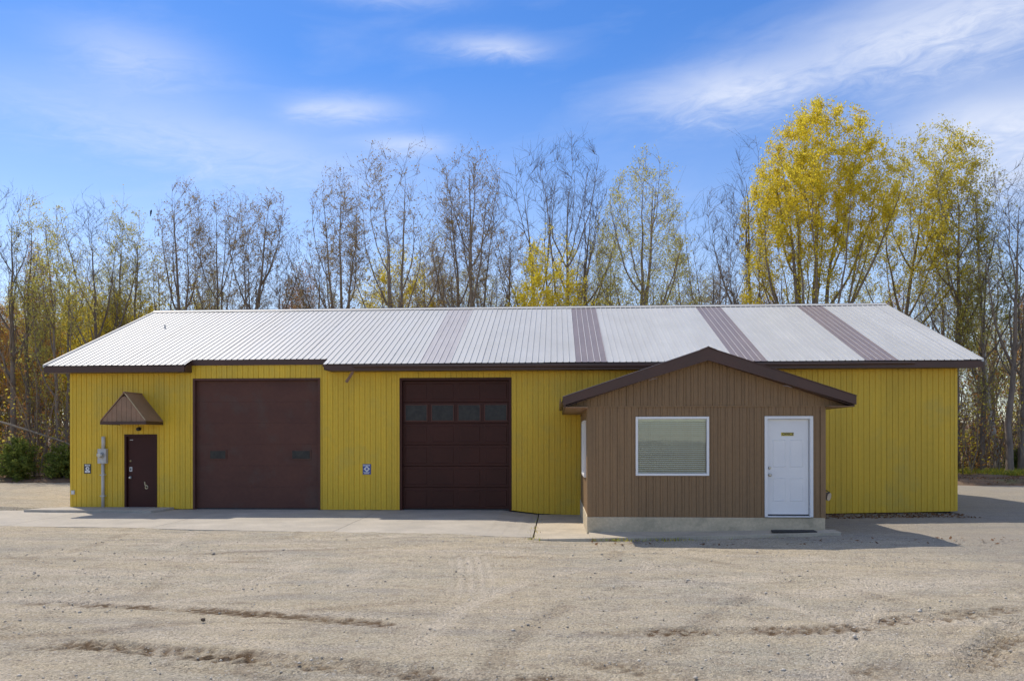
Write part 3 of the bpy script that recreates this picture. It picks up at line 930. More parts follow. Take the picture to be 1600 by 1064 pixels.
# gutter lip along the middle run, its ends slightly sagging
gut = MB()
gx = np.linspace(8.35, 23.4, 26)
sag = lambda x: -0.006 * math.sin(x * 1.3) - 0.008 * math.sin(x * 0.45 + 1)
v, f = [], []
prof = [(-0.014, -0.115), (-0.075, -0.105), (-0.082, -0.062), (-0.090, -0.060), (-0.086, -0.118), (-0.070, -0.128), (-0.014, -0.128)]
for x in gx:
    for (dy, dz) in prof:
        v.append((x, EAVE_Y + dy, EAVE_Z + dz + sag(x)))
k = len(prof)
for i in range(len(gx) - 1):
    for j in range(k):
        f.append((i * k + j, i * k + (j + 1) % k, (i + 1) * k + (j + 1) % k, (i + 1) * k + j))
f += [tuple(range(k)), tuple((len(gx) - 1) * k + j for j in range(k))]
gut.add(v, f).build('gutter', M['trim'], roof)
gutter_lip = MB().box(8.36, 23.39, EAVE_Y - 0.0925, EAVE_Y - 0.0790, EAVE_Z - 0.0655, EAVE_Z - 0.0590).build('gutter_lip', M['roof_brown'], roof)
# broken stub of downpipe
MB().tube([(8.30, EAVE_Y + 0.06, FB + 0.02), (8.27, EAVE_Y + 0.05, FB - 0.08), (8.12, EAVE_Y + 0.03, FB - 0.31)], 0.042, 4).build('downpipe_stub', M['awning'], roof)
# small roof vent and a bent ridge end
MB().tube([(1.03, 3.50, roof_z(3.5) - 0.02), (1.03, 3.50, roof_z(3.5) + 0.10)], [0.035, 0.03], 8).build('roof_vent', M['grey_metal'], roof)


def jamb(parent, o, w=0.05, mat=None, deep=0.22, sill=False):
    x0, x1, z0, z1 = o
    MB().box(x0 - 0.012, x0 + w, -0.012, deep, z0 - 0.03, z1 - w - 0.001).build('jamb', mat, parent)
    MB().box(x1 - w, x1 + 0.012, -0.012, deep, z0 - 0.03, z1 - w - 0.001).build('jamb', mat, parent)
    MB().box(x0 - 0.012, x1 + 0.012, -0.012, deep, z1 - w, z1 + 0.012).build('lintel', mat, parent)


# --- tall plain overhead door
door = MB().box(DOOR1[0] + 0.02, DOOR1[1] - 0.02, 0.20, 0.24, -0.05, DOOR1[3]).build('overhead_door', M['door_a'], warehouse)
door['label'] = 'tall plain grey-brown overhead door with two small panes'
jamb(door, DOOR1, 0.045, M['door_a'])
secs = 6
hh = (DOOR1[3] - 0.05 - 0.02) / secs
WIN_D1 = [(4.02, 4.53), (6.40, 6.97)]
for i in range(secs):
    z0, z1 = 0.02 + i * hh, 0.02 + (i + 1) * hh
    xa, xb = DOOR1[0] + 0.047, DOOR1[1] - 0.047
    mb = MB()
    prof = [(0.1225, z0 + 0.0004), (0.120, z0 + 0.003), (0.120, z1 - 0.003), (0.1215, z1 - 0.0004), (0.165, z1 - 0.0004), (0.165, z0 + 0.0004)]
    mb.prism(prof, 'x', xa, xb)
    mb.build('door_section', M['door_a'], door)
for xa, xb in WIN_D1:
    w = MB().box(xa, xb, 0.100, 0.118, 1.39, 1.68).build('window', M['door_a'], door)
    MB().box(xa + 0.035, xb - 0.035, 0.090, 0.099, 1.425, 1.645).build('pane', M['dusty_glass'], w)
MB().box(DOOR1[0] + 0.047, DOOR1[1] - 0.047, 0.11, 0.17, -0.02, 0.018).build('rubber_seal', M['black'], door)

# --- panelled overhead door
door = MB().box(DOOR2[0] + 0.02, DOOR2[1] - 0.02, 0.20, 0.24, -0.05, DOOR2[3]).build('overhead_door', M['door_b'], warehouse)
door['label'] = 'dark red-brown panelled overhead door with a row of four panes'
jamb(door, DOOR2, 0.06, M['door_b'])
secs = 6
xa, xb = DOOR2[0] + 0.062, DOOR2[1] - 0.062
zt, zb = DOOR2[3] - 0.065, 0.02
hh = (zt - zb) / secs
for i in range(secs):
    z0, z1 = zb + i * hh, zb + (i + 1) * hh
    s = MB().prism([(0.132, z0 + 0.002), (0.122, z0 + 0.010), (0.122, z1 - 0.010), (0.132, z1 - 0.002), (0.165, z1 - 0.002), (0.165, z0 + 0.002)], 'x', xa, xb).build('door_section', M['door_b'], door)
    for j in range(4):
        cw = (xb - xa) / 4
        pa, pb = xa + j * cw + 0.07, xa + (j + 1) * cw - 0.07
        if i == 4:
            fr = MB()
            fr.box(pa - 0.02, pb + 0.02, 0.100, 0.121, z0 + 0.06, z0 + 0.085)
            fr.box(pa - 0.02, pb + 0.02, 0.100, 0.121, z1 - 0.085, z1 - 0.06)
            fr.box(pa - 0.02, pa + 0.006, 0.100, 0.121, z0 + 0.086, z1 - 0.086)
            fr.box(pb - 0.006, pb + 0.02, 0.100, 0.121, z0 + 0.086, z1 - 0.086)
            w = fr.build('window_frame', M['door_a'], door)
            MB().box(pa + 0.007, pb - 0.007, 0.108, 0.119, z0 + 0.087, z1 - 0.087).build('pane', M['dusty_glass'], w)
        else:
            a, b, c, d = pa, pb, z0 + 0.075, z1 - 0.075
            q = 0.035
            mb = MB()
            mb.add([(a, 0.1215, c), (b, 0.1215, c), (b, 0.1215, d), (a, 0.1215, d), (a + q * .4, 0.114, c + q * .4), (b - q * .4, 0.114, c + q * .4), (b - q * .4, 0.114, d - q * .4), (a + q * .4, 0.114, d - q * .4),
                    (a + q, 0.1165, c + q), (b - q, 0.1165, c + q), (b - q, 0.1165, d - q), (a + q, 0.1165, d - q)],
                   [(0, 1, 5, 4), (1, 2, 6, 5), (2, 3, 7, 6), (3, 0, 4, 7), (4, 5, 9, 8), (5, 6, 10, 9), (6, 7, 11, 10), (7, 4, 8, 11), (8, 9, 10, 11)])
            mb.build('raised_panel', M['door_b'], s)
MB().box(xa, xb, 0.11, 0.17, -0.03, 0.018).build('rubber_seal', M['black'], door)

# --- small entrance door
md = MB().box(MAN[0] + 0.05, MAN[1] - 0.05, 0.060, 0.105, MAN[2] + 0.012, MAN[3] - 0.052).build('entrance_door', M['man_door'], warehouse, bevel=0.003)
md['label'] = 'dark maroon entrance door with a cream mark low down'
jamb(md, MAN, 0.048, M['man_door'], 0.2)
MB().box(MAN[0] + 0.03, MAN[1] - 0.03, 0.02, 0.2, 0.0, MAN[2] + 0.010).build('threshold', M['grey_metal'], md)


def knob(parent, x, y, z, r, mat, name='door_knob', ball=True):
    mb = MB()
    if ball:
        mb.tube([(x, y, z), (x, y - 0.012, z), (x, y - 0.014, z), (x, y - 0.035, z), (x, y - 0.045, z), (x, y - 0.062, z), (x, y - 0.072, z)],
                [r, r, r * .45, r * .45, r * .9, r * .95, r * .5], 14)
    else:
        mb.tube([(x, y, z), (x, y - 0.018, z), (x, y - 0.026, z)], [r, r * .95, r * .55], 14)
    return mb.build(name, mat, parent, smooth=False)


knob(md, 1.738, 0.060, 1.36, 0.034, M['brass'], 'deadbolt', False)
knob(md, 1.738, 0.060, 0.885, 0.036, M['steel'])
st = MB().box(1.702, 1.782, 0.0575, 0.0598, 1.06, 1.185).build('sticker', M['sign_white'], md)
MB().box(1.720, 1.762, 0.0562, 0.0573, 1.09, 1.155).build('sticker_print', M['sign_black'], st)
MB().box(1.715, 1.808, 0.0575, 0.0598, 1.952, 1.968).build('number_plate', M['sign_white'], md)
# cream b-shaped mark
mb = MB()
mb.tube([(2.150, 0.058, 0.765), (2.158, 0.058, 0.70), (2.178, 0.058, 0.645)], 0.016, 6)
ring = [(2.205 + 0.036 * math.cos(t), 0.058, 0.612 + 0.048 * math.sin(t)) for t in np.linspace(2.2, 2.2 + 2 * math.pi, 13)]
mb.tube(ring, 0.015, 6)
mb.build('painted_mark', M['paint_cream'], md)

# --- gabled awning over that door
ax0, ax1, ac, az0, az1, ay = 1.44, 2.72, 2.10, 2.385, 3.24, -0.95
awning = MB().prism([(ax0 + 0.05, az0 + 0.02), (ax1 - 0.05, az0 + 0.02), (ac, az1 - 0.06)], 'y', ay + 0.03, -0.01).build('awning', M['awning'], warehouse)
slope = (az1 - az0 - 0.1) / (ac - ax0)


def aw_top(x):
    return az0 + 0.10 + (1 - abs(x - ac) / (ac - ax0)) * (az1 - az0 - 0.12)


siding(awning, M['awning'], ax0 + 0.03, ax1 - 0.03, 0.41, 0.136, [], lambda x: az0 + 0.085, lambda x: aw_top(x) - 0.012, lambda a, d, z: (a, ay + 0.012 + d, z), depth=0.008, half=0.005, name='gable_sheet')
for s in (-1, 1):
    xe = ax0 if s < 0 else ax1
    n = Vector((s * slope, 0, 1)).normalized() * 0.02
    p, q = Vector((xe, 0, az0 + 0.085)), Vector((ac, 0, az1))
    MB().prism([(p.x, p.z), (q.x, q.z), (q.x, q.z + 0.028), (p.x + s * 0.012, p.z + 0.025)], 'y', ay - 0.012, -0.004).build('awning_roof', M['awning'], awning)
MB().box(ax0 - 0.005, ax1 + 0.005, ay - 0.014, ay + 0.008, az0, az0 + 0.082).build('awning_fascia', M['trim'], awning)
for xx in (ax0 - 0.004, ax1 - 0.016):
    MB().box(xx, xx + 0.02, ay + 0.010, -0.004, az0, az0 + 0.080).build('awning_fascia', M['trim'], awning)
MB().tube([(ac, ay - 0.016, az1 + 0.024), (ac, -0.004, az1 + 0.024)], 0.028, 6).build('awning_ridge', M['awning'], awning)
MB().tube([(ax1 - 0.015, ay - 0.018, az0 + 0.12), (ac + 0.04, ay - 0.018, az1 - 0.01)], 0.009, 4).build('worn_edge', M['paint_cream'], awning)

# wall light under the awning
wl_ = MB()
wl_.tube([(2.03, -0.002, 2.275), (2.03, -0.03, 2.275)], 0.055, 14)
wl_.tube([(2.03, -0.03, 2.275), (2.03, -0.055, 2.272), (2.03, -0.10, 2.262), (2.03, -0.125, 2.256)], [0.034, 0.050, 0.052, 0.028], 14)
tag(wl_.build('wall_lamp', M['black']), 'small dark round wall lamp under the brown awning', 'lamp')

# electric meter with conduit
meter = tag(empty('electric_meter', (0.985, 0, 0.05)), 'grey electric meter box on a pale conduit beside the small maroon door', 'meter')
cxm = 0.985
MB().box(cxm - 0.125, cxm + 0.125, -0.125, -0.004, 1.29, 1.71).build('meter_box', M['grey_metal'], None, bevel=0.012).parent = meter
for o in list(meter.children):
    o.matrix_parent_inverse = meter.matrix_world.inverted() if False else Matrix.Translation((-0.985, 0, -0.05))


def child_world(o, parent):
    o.parent = parent
    o.matrix_parent_inverse = Matrix.Translation(-Vector(parent.location))
    return o


child_world(MB().tube([(cxm + 0.0, -0.06, 0.03), (cxm, -0.06, 1.289)], 0.042, 12).build('conduit', M['grey_plastic'], smooth=True), meter)
child_world(MB().tube([(cxm + 0.015, -0.06, 1.711), (cxm + 0.015, -0.06, 2.06)], 0.050, 12).build('conduit', M['grey_plastic'], smooth=True), meter)
mg = child_world(MB().tube([(cxm - 0.02, -0.126, 1.53), (cxm - 0.02, -0.150, 1.53), (cxm - 0.02, -0.151, 1.53), (cxm - 0.02, -0.215, 1.53), (cxm - 0.02, -0.235, 1.53)], [0.100, 0.100, 0.082, 0.080, 0.055], 20).build('meter_dial', M['steel'], smooth=False), meter)
for zz in (0.35, 0.95):
    child_world(MB().box(cxm - 0.065, cxm + 0.065, -0.107, -0.003, zz, zz + 0.03).build('clamp', M['grey_metal']), meter)

# outlet cover low on the corner
oc = MB().box(0.02, 0.13, -0.03, -0.013, 0.40, 0.52).build('outlet_box', M['grey_plastic'], bevel=0.006)
tag(oc, 'small pale outlet box low on the left corner of the yellow wall', 'outlet')
MB().box(0.045, 0.105, -0.036, -0.031, 0.425, 0.495).build('cover', M['sign_white'], oc)


def sign(x0, x1, z0, z1, mat, label, blue):
    s = tag(MB().box(x0, x1, -0.012, -0.003, z0, z1).build('sign', mat, bevel=0.002), label, 'sign')
    w, h = x1 - x0, z1 - z0

    def bar(a, b, c, d, m=M['sign_white'], name='print', y=-0.0132):
        return MB().box(x0 + a * w, x0 + b * w, y, -0.0122, z0 + c * h, z0 + d * h).build(name, m, s)
    cx, cz = (x0 + x1) / 2, z0 + h * (0.53 if blue else 0.52)
    if blue:
        top = bar(0.08, 0.86, 0.80, 0.95)
        for i in range(3):
            bar(0.14, 0.80 - 0.1 * (i == 1), 0.825 + i * 0.04, 0.843 + i * 0.04, mat, 'text_line', -0.0142)
        v, f = [], []
        for i in range(4):
            a = math.pi / 2 * i
            for r in (0.40 * w, 0.17 * w):
                for y in (-0.0134, -0.0122):
                    v.append((cx + r * math.cos(a), y, cz + r * math.sin(a)))
        for i in range(4):
            a, b = i * 4, ((i + 1) % 4) * 4
            f += [(a, b, b + 2, a + 2), (a, a + 1, b + 1, b), (a + 2, b + 2, b + 3, a + 3)]
        MB().add(v, f).build('emblem', M['sign_white'], s)
        bar(0.05, 0.85, 0.20, 0.245)
        bar(0.16, 0.78, 0.06, 0.14)
    else:
        bar(0.14, 0.86, 0.78, 0.94)
        for i in range(2):
            bar(0.26, 0.76, 0.82 + i * 0.055, 0.84 + i * 0.055, mat, 'text_line', -0.0142)
        MB().tube([(cx, -0.0122, cz), (cx, -0.0134, cz)], 0.28 * w, 20).build('disc', M['sign_white'], s)
        text_mesh('4', 'numeral', 0.45 * w, mat, s, (cx, -0.0142, cz), shear=0.15, bold=0.002, depth=0.0005)
        bar(0.14, 0.86, 0.10, 0.32)
        bar(0.40, 0.62, 0.14, 0.28, M['grey_plastic'], 'text_line', -0.0142)
    return s


sign(0.40, 0.605, 1.0, 1.275, M['sign_black'], 'black and white notice sign left of the meter', False)
sign(8.485, 8.715, 0.985, 1.275, M['sign_blue'], 'blue and white notice sign between the two overhead doors', True)

# ------------------------------------------------------------------ the brown office
OX0, OX1, OYF = 14.59, 19.59, -4.95
OFL, OSP = 0.30, 0.336          # siding bottom; roof pitch
OPX = (OX0 + OX1) / 2
OE = 0.50                       # side overhang
OF = 0.32                       # front overhang
PEAK = 3.875
E0, E1 = OPX - 3.0, OPX + 3.0


def o_roof(x):
    return PEAK - abs(x - OPX) * OSP


office = tag(empty('office_annex', (0, 0, 0)), 'brown gabled office with white door and window, built onto the yellow building', 'building')
OW = (15.61, 17.165, 1.19, 2.45)
OD = (18.33, 19.34, 0.315, 2.455)
found = MB()
found.add([(OX0 - 0.02, OYF - 0.02, -0.3), (OX1 - 0.0, OYF - 0.02, -0.3), (OX1 - 0.0, 0.2, -0.3), (OX0 - 0.02, 0.2, -0.3),
           (OX0 - 0.02, OYF - 0.02, OFL + 0.0), (OX1, OYF - 0.02, OFL + 0.0), (OX1, 0.2, OFL), (OX0 - 0.02, 0.2, OFL)],
          [(0, 3, 2, 1), (4, 5, 6, 7), (0, 1, 5, 4), (1, 2, 6, 5), (2, 3, 7, 6), (3, 0, 4, 7)])
found.build('foundation', M['foundation'], office, bevel=0.012)
# wall core as a hollow shell so that the room behind the panes is real
core = MB()
T = 0.12
yf = OYF + 0.03
for (a, b, c, d) in [(OX0 + 0.02, OW[0], OFL, 2.68), (OW[1], OD[0], OFL, 2.68), (OD[1], OX1 - 0.02, OFL, 2.68), (OW[0], OW[1], OFL, OW[2]), (OW[0], OW[1], OW[3], 2.68), (OD[0], OD[1], OD[3], 2.68)]:
    core.box(a, b, yf, yf + T, c + 0.002, d)
SW = (-3.98, -2.30, 1.10, 2.40)
for (a, b, c, d) in [(yf + T, SW[0], OFL, 2.68), (SW[1], -0.01, OFL, 2.68), (SW[0], SW[1], OFL, SW[2]), (SW[0], SW[1], SW[3], 2.68)]:
    core.box(OX0 + 0.02, OX0 + 0.02 + T, a, b, c + 0.002, d)
core.box(OX1 - 0.02 - T, OX1 - 0.02, yf + T, -0.01, OFL + 0.002, 2.68)
core.box(OX0 + 0.021, OX1 - 0.021, yf + 0.001, -0.01, 2.681, 2.72)
owall = core.build('wall', M['interior'], office)
o_open = [OW, OD]
siding(owall, M['brown_siding'], OX0, OX1, 1.25, 0.1524, o_open, lambda x: OFL - 0.015, lambda x: 2.66, lambda a, d, z: (a, OYF + d, z), depth=0.010, half=0.004, flank=0.004, minor=(0.055, 0.004, 0.006))
siding(owall, M['brown_siding'], OX0 - 0.42, OX1 + 0.42, 1.25, 0.1524, [], lambda x: 2.685, lambda x: o_roof(x) - 0.20, lambda a, d, z: (a, OYF - 0.018 + d, z), depth=0.010, half=0.004, flank=0.004, minor=(0.055, 0.004, 0.006), name='gable_sheet')
MB().box(OX0 - 0.40, OX1 + 0.40, OYF - 0.026, OYF - 0.002, 2.655, 2.684).build('band_board', M['brown_siding'], office)
siding(owall, M['brown_siding'], OYF + 0.0, -0.02, 1.25, 0.1524, [(SW[0], SW[1], SW[2], SW[3])], lambda x: OFL - 0.015, lambda x: 2.66, lambda a, d, z: (OX0 - 0.001 + d, a, z), depth=0.010, half=0.004, flank=0.004)
siding(owall, M['brown_siding'], OYF + 0.0, -0.02, 1.25, 0.1524, [], lambda x: OFL - 0.015, lambda x: 2.66, lambda a, d, z: (OX1 + 0.001 - d, a, z), depth=0.010, half=0.004, flank=0.004)
for cx_, s in ((OX0, -1), (OX1, 1)):
    MB().prism([(cx_ + s * 0.014, OYF - 0.014), (cx_ + s * 0.014, OYF + 0.09), (cx_ + s * 0.002, OYF + 0.09), (cx_ + s * 0.002, OYF - 0.002), (cx_ - s * 0.09, OYF - 0.002), (cx_ - s * 0.09, OYF - 0.014)], 'z', OFL - 0.02, 2.65).build('corner_board', M['brown_siding'], office)

# roof: deck with real thickness, sheets on top, fascias, boxed eaves
y0r, y1r = OYF - OF, -0.02
deck = MB()
deck.prism([(E0 + 0.02, o_roof(E0) - 0.03), (OPX, PEAK - 0.035), (E1 - 0.02, o_roof(E1) - 0.03), (E1 - 0.02, o_roof(E1) - 0.17), (OPX, PEAK - 0.19), (E0 + 0.02, o_roof(E0) - 0.17)], 'y', y0r + 0.03, y1r)
oroof = deck.build('roof', M['trim'], office)
COSO = 1 / math.hypot(1, OSP)
for s in (-1, 1):
    a = y0r - 0.02
    while a < y1r - 0.05:
        b = min(a + 0.914, y1r)
        cs = [y0r + 0.2286 * i for i in range(60)]
        cols = rib_columns(a, b, cs, 0.012, 0.008, 0.018)
        v, f = [], []
        for (yy, h) in cols:
            v += [(OPX + s * (3.03 + h * OSP * COSO), yy, PEAK - 3.03 * OSP + h * COSO), (OPX + s * 0.02, yy, PEAK - 0.02 * OSP + h * COSO)]
        f = [(2 * i, 2 * i + 2, 2 * i + 3, 2 * i + 1) for i in range(len(cols) - 1)]
        MB().add(v, f).build('roof_sheet', M['trim'], oroof)
        a = b
MB().prism([(OPX - 0.17, PEAK - 0.17 * OSP + 0.026), (OPX - 0.03, PEAK + 0.022), (OPX, PEAK + 0.040), (OPX + 0.03, PEAK + 0.022), (OPX + 0.17, PEAK - 0.17 * OSP + 0.026), (OPX + 0.17, PEAK - 0.17 * OSP + 0.016), (OPX, PEAK + 0.012), (OPX - 0.17, PEAK - 0.17 * OSP + 0.016)], 'y', y0r - 0.03, y1r).build('ridge_cap', M['trim'], oroof)
for s in (-1, 1):
    MB().prism([(OPX, PEAK + 0.010), (OPX + s * 3.035, o_roof(E0) - 0.0), (OPX + s * 3.035, o_roof(E0) - 0.215 + 0.03), (OPX, PEAK - 0.255)], 'y', y0r - 0.012, y0r + 0.026).build('rake_fascia', M['trim'], oroof)
    # thin pale metal edge along the rake
    MB().prism([(OPX, PEAK + 0.022), (OPX + s * 3.045, o_roof(E0) + 0.008), (OPX + s * 3.045, o_roof(E0) - 0.006), (OPX, PEAK + 0.009)], 'y', y0r - 0.022, y0r - 0.004).build('drip_edge', M['roof_brown'] if s < 0 else M['trim'], oroof)
    # eave fascia along the side, boxed soffit
    xo = OPX + s * 3.0
    MB().box(min(xo - s * 0.02, xo + s * 0.012), max(xo - s * 0.02, xo + s * 0.012), y0r + 0.027, y1r, o_roof(E0) - 0.225, o_roof(E0) - 0.032).build('eave_fascia', M['trim'], oroof)
    MB().prism([(xo - s * 0.021, o_roof(E0) - 0.222), (OPX + s * 2.503, 2.640), (OPX + s * 2.503, 2.653), (xo - s * 0.021, o_roof(E0) - 0.209)], 'y', y0r + 0.03, y1r).build('soffit', M['awning'], oroof)
    # sloping soffit under the front overhang
    MB().prism([(OPX + s * 0.002, PEAK - 0.215), (xo - s * 0.03, o_roof(E0) - 0.20), (xo - s * 0.03, o_roof(E0) - 0.188), (OPX + s * 0.002, PEAK - 0.203)], 'y', y0r + 0.028, OYF - 0.03).build('soffit', M['trim'], oroof)
# gutter on the left eave with a bent end
MB().prism([(E0 - 0.014, 2.74), (E0 - 0.085, 2.75), (E0 - 0.10, 2.84), (E0 - 0.092, 2.84), (E0 - 0.078, 2.76), (E0 - 0.014, 2.752)], 'y', y0r + 0.05, y1r - 0.1).build('gutter', M['trim'], oroof)
for xx in (15.95, 18.72):
    zz = o_roof(xx) - 0.262
    MB().prism([(xx - 0.09, zz + (0.02 if xx > OPX else -0.02)), (xx, zz + 0.014), (xx + 0.09, zz - (0.02 if xx > OPX else -0.02)), (xx + 0.09, zz - 0.008 - (0.02 if xx > OPX else -0.02)), (xx, zz + 0.004), (xx - 0.09, zz - 0.008 + (0.02 if xx > OPX else -0.02))], 'y', y0r - 0.006, y0r + 0.02).build('lifted_trim', M['roof_brown'], oroof)


def frame(parent, x0, x1, z0, z1, y0, y1, w, mat, name='window_frame', bottom=True):
    mb = MB()
    mb.box(x0, x0 + w, y0, y1, z0, z1)
    mb.box(x1 - w, x1, y0, y1, z0, z1)
    mb.box(x0 + w, x1 - w, y0, y1, z1 - w, z1)
    if bottom:
        mb.box(x0 + w, x1 - w, y0, y1, z0, z0 + w)
    return mb.build(name, mat, parent, bevel=0.004)


# front window with venetian blind
win = frame(office, OW[0] + 0.0, OW[1] - 0.0, OW[2], OW[3], OYF - 0.028, OYF + 0.10, 0.05, M['pvc'])
win['label'] = 'white framed front window with a closed venetian blind'
MB().box(OW[0] + 0.052, OW[1] - 0.052, OYF + 0.022, OYF + 0.028, OW[2] + 0.052, OW[3] - 0.052).build('pane', M['glass'], win)
ns = 26
zb0, zb1 = OW[2] + 0.07, OW[3] - 0.10
proto = None
for i in range(ns):
    zz = zb0 + (zb1 - zb0) * i / (ns - 1)
    if proto is None:
        w = OW[1] - OW[0] - 0.12
        prof = [(0.008, 0.0160), (0.0045, 0.007), (-0.003, -0.006), (-0.009, -0.0150), (-0.0105, -0.0140), (-0.0045, -0.005), (0.003, 0.008), (0.0065, 0.0170)]
        proto = MB().prism([(p, q) for p, q in prof], 'x', -w / 2, w / 2).build('slat', M['blind'], win)
        s = proto
    else:
        s = proto.copy()
        COL.objects.link(s)
    s.location = ((OW[0] + OW[1]) / 2, OYF + 0.075, zz)
    s.rotation_euler = (random.uniform(-0.06, 0.06), random.uniform(-0.0012, 0.0012), 0)
MB().box(OW[0] + 0.055, OW[1] - 0.055, OYF + 0.05, OYF + 0.10, OW[3] - 0.092, OW[3] - 0.052).build('head_rail', M['blind'], win)
for fx in (0.22, 0.5, 0.78):
    xx = OW[0] + (OW[1] - OW[0]) * fx
    MB().tube([(xx, OYF + 0.052, zb0 - 0.02), (xx, OYF + 0.052, zb1 + 0.04)], 0.0025, 4).build('lift_cord', M['blind'], win)

# side window
swf = MB()
for (a, b, c, d) in [(SW[0], SW[0] + 0.05, SW[2], SW[3]), (SW[1] - 0.05, SW[1], SW[2], SW[3]), (SW[0] + 0.05, SW[1] - 0.05, SW[2], SW[2] + 0.05), (SW[0] + 0.05, SW[1] - 0.05, SW[3] - 0.05, SW[3])]:
    swf.box(OX0 - 0.05, OX0 + 0.10, a, b, c, d)
swf = swf.build('window_frame', M['pvc'], office, bevel=0.004)
MB().box(OX0 + 0.0, OX0 + 0.006, SW[0] + 0.052, SW[1] - 0.052, SW[2] + 0.052, SW[3] - 0.052).build('pane', M['glass'], swf)
MB().box(OX0 + 0.07, OX0 + 0.075, SW[0] + 0.06, SW[1] - 0.06, SW[2] + 0.06, SW[3] - 0.06).build('roller_blind', M['blind'], swf)

# white office door
dfr = frame(office, OD[0], OD[1], OD[2], OD[3], OYF - 0.030, OYF + 0.11, 0.062, M['white_paint'], 'door_frame', bottom=False)
dx0, dx1, dz0, dz1 = OD[0] + 0.066, OD[1] - 0.075, OD[2] + 0.055, OD[3] - 0.068
od = MB().box(dx0, dx1, OYF + 0.045, OYF + 0.09, dz0, dz1).build('door', M['white_paint'], office, bevel=0.003)
od['label'] = 'white panelled office door'
MB().box(OD[0] + 0.063, OD[1] - 0.063, OYF - 0.05, OYF + 0.10, OD[2] - 0.0, OD[2] + 0.022).build('threshold', M['white_paint'], dfr)
MB().box(OD[0] + 0.068, OD[1] - 0.070, OYF + 0.05, OYF + 0.085, OD[2] + 0.024, OD[2] + 0.052).build('door_sweep', M['black'], od)
dw, dh = dx1 - dx0, dz1 - dz0
yy = OYF + 0.045
for (a, b, c, d) in [(0.14, 0.45, 0.50, 0.785), (0.55, 0.86, 0.50, 0.785), (0.14, 0.45, 0.14, 0.385), (0.55, 0.86, 0.14, 0.385)]:
    a, b, c, d = dx0 + a * dw, dx0 + b * dw, dz0 + c * dh, dz0 + d * dh
    q = 0.022
    mb = MB()
    mb.add([(a, yy - 0.0005, c), (b, yy - 0.0005, c), (b, yy - 0.0005, d), (a, yy - 0.0005, d),
            (a + q * .4, yy - 0.009, c + q * .4), (b - q * .4, yy - 0.009, c + q * .4), (b - q * .4, yy - 0.009, d - q * .4), (a + q * .4, yy - 0.009, d - q * .4),
            (a + q, yy - 0.003, c + q), (b - q, yy - 0.003, c + q), (b - q, yy - 0.003, d - q), (a + q, yy - 0.003, d - q)],
           [(0, 1, 5, 4), (1, 2, 6, 5), (2, 3, 7, 6), (3, 0, 4, 7), (4, 5, 9, 8), (5, 6, 10, 9), (6, 7, 11, 10), (7, 4, 8, 11), (8, 9, 10, 11)])
    mb.build('raised_panel', M['white_paint'], od)
knob(od, dx0 + 0.052, yy, dz0 + 0.99, 0.033, M['steel'], 'deadbolt', False)
knob(od, dx0 + 0.052, yy, dz0 + 0.84, 0.036, M['steel'])
pl = MB().box(dx0 + 0.34 * dw, dx0 + 0.64 * dw, yy - 0.0035, yy - 0.0005, dz0 + 0.826 * dh, dz0 + 0.862 * dh).build('name_plate', M['paint_yellow'], od)
text_mesh('OFFICE', 'lettering', 0.074, M['sign_black'], pl, (dx0 + 0.49 * dw, yy - 0.0052, dz0 + 0.844 * dh), shear=0.35, bold=0.0015)

# the office stands at its own place: shift its origin to the foot of its front wall
off = Vector((OPX, OYF, 0.0))
office.location = off
for ch in office.children:
    ch.location = Vector(ch.location) - off

# exhaust hood on the right-hand wall of the office
vent = tag(empty('exhaust_vent', (OX1 + 0.01, -4.35, 0.75)), 'round metal exhaust vent low on the right side of the office', 'vent')
child_world(MB().box(OX1 + 0.003, OX1 + 0.05, -4.55, -4.25, 0.60, 0.88).build('wall_plate', M['black']), vent)
child_world(MB().tube([(OX1 + 0.05, -4.4, 0.74), (OX1 + 0.16, -4.42, 0.735), (OX1 + 0.24, -4.50, 0.715)], [0.085, 0.085, 0.09], 16, cap=True).build('pipe', M['steel'], smooth=False), vent)
child_world(MB().tube([(OX1 + 0.03, -4.42, 0.93), (OX1 + 0.12, -4.46, 0.90), (OX1 + 0.25, -4.52, 0.80)], 0.012, 6).build('hood_rod', M['black']), vent)

# doormat
mat_mb = MB()
mat_mb.prism([(18.36, -5.40), (18.42, -5.10), (19.32, -5.06), (19.30, -5.36), (18.9, -5.42)], 'z', 0.04, 0.062)
dm = mat_mb.build('doormat', M['rubber'], bevel=0.006)
tag(dm, 'thin dark doormat on the pad below the white office door', 'doormat')


# ------------------------------------------------------------------ trees
def norm(v):
    return v / np.maximum(np.linalg.norm(v, axis=-1, keepdims=True), 1e-9)


def grow(pos, d, L, r0, r1, npts, trop, wob, rng):
    n = len(pos)
    P = np.zeros((n, npts, 3))
    R = np.zeros((n, npts))
    P[:, 0] = pos
    d = norm(d)
    up = np.array([0, 0, 1.0])
    for i in range(npts):
        t = i / (npts - 1)
        R[:, i] = r0 * (1 - t) + r1 * t
        if i:
            d = norm(d + trop * up + wob * rng.normal(size=(n, 3)))
            P[:, i] = P[:, i - 1] + d * (L / (npts - 1))[:, None]
    return P, R


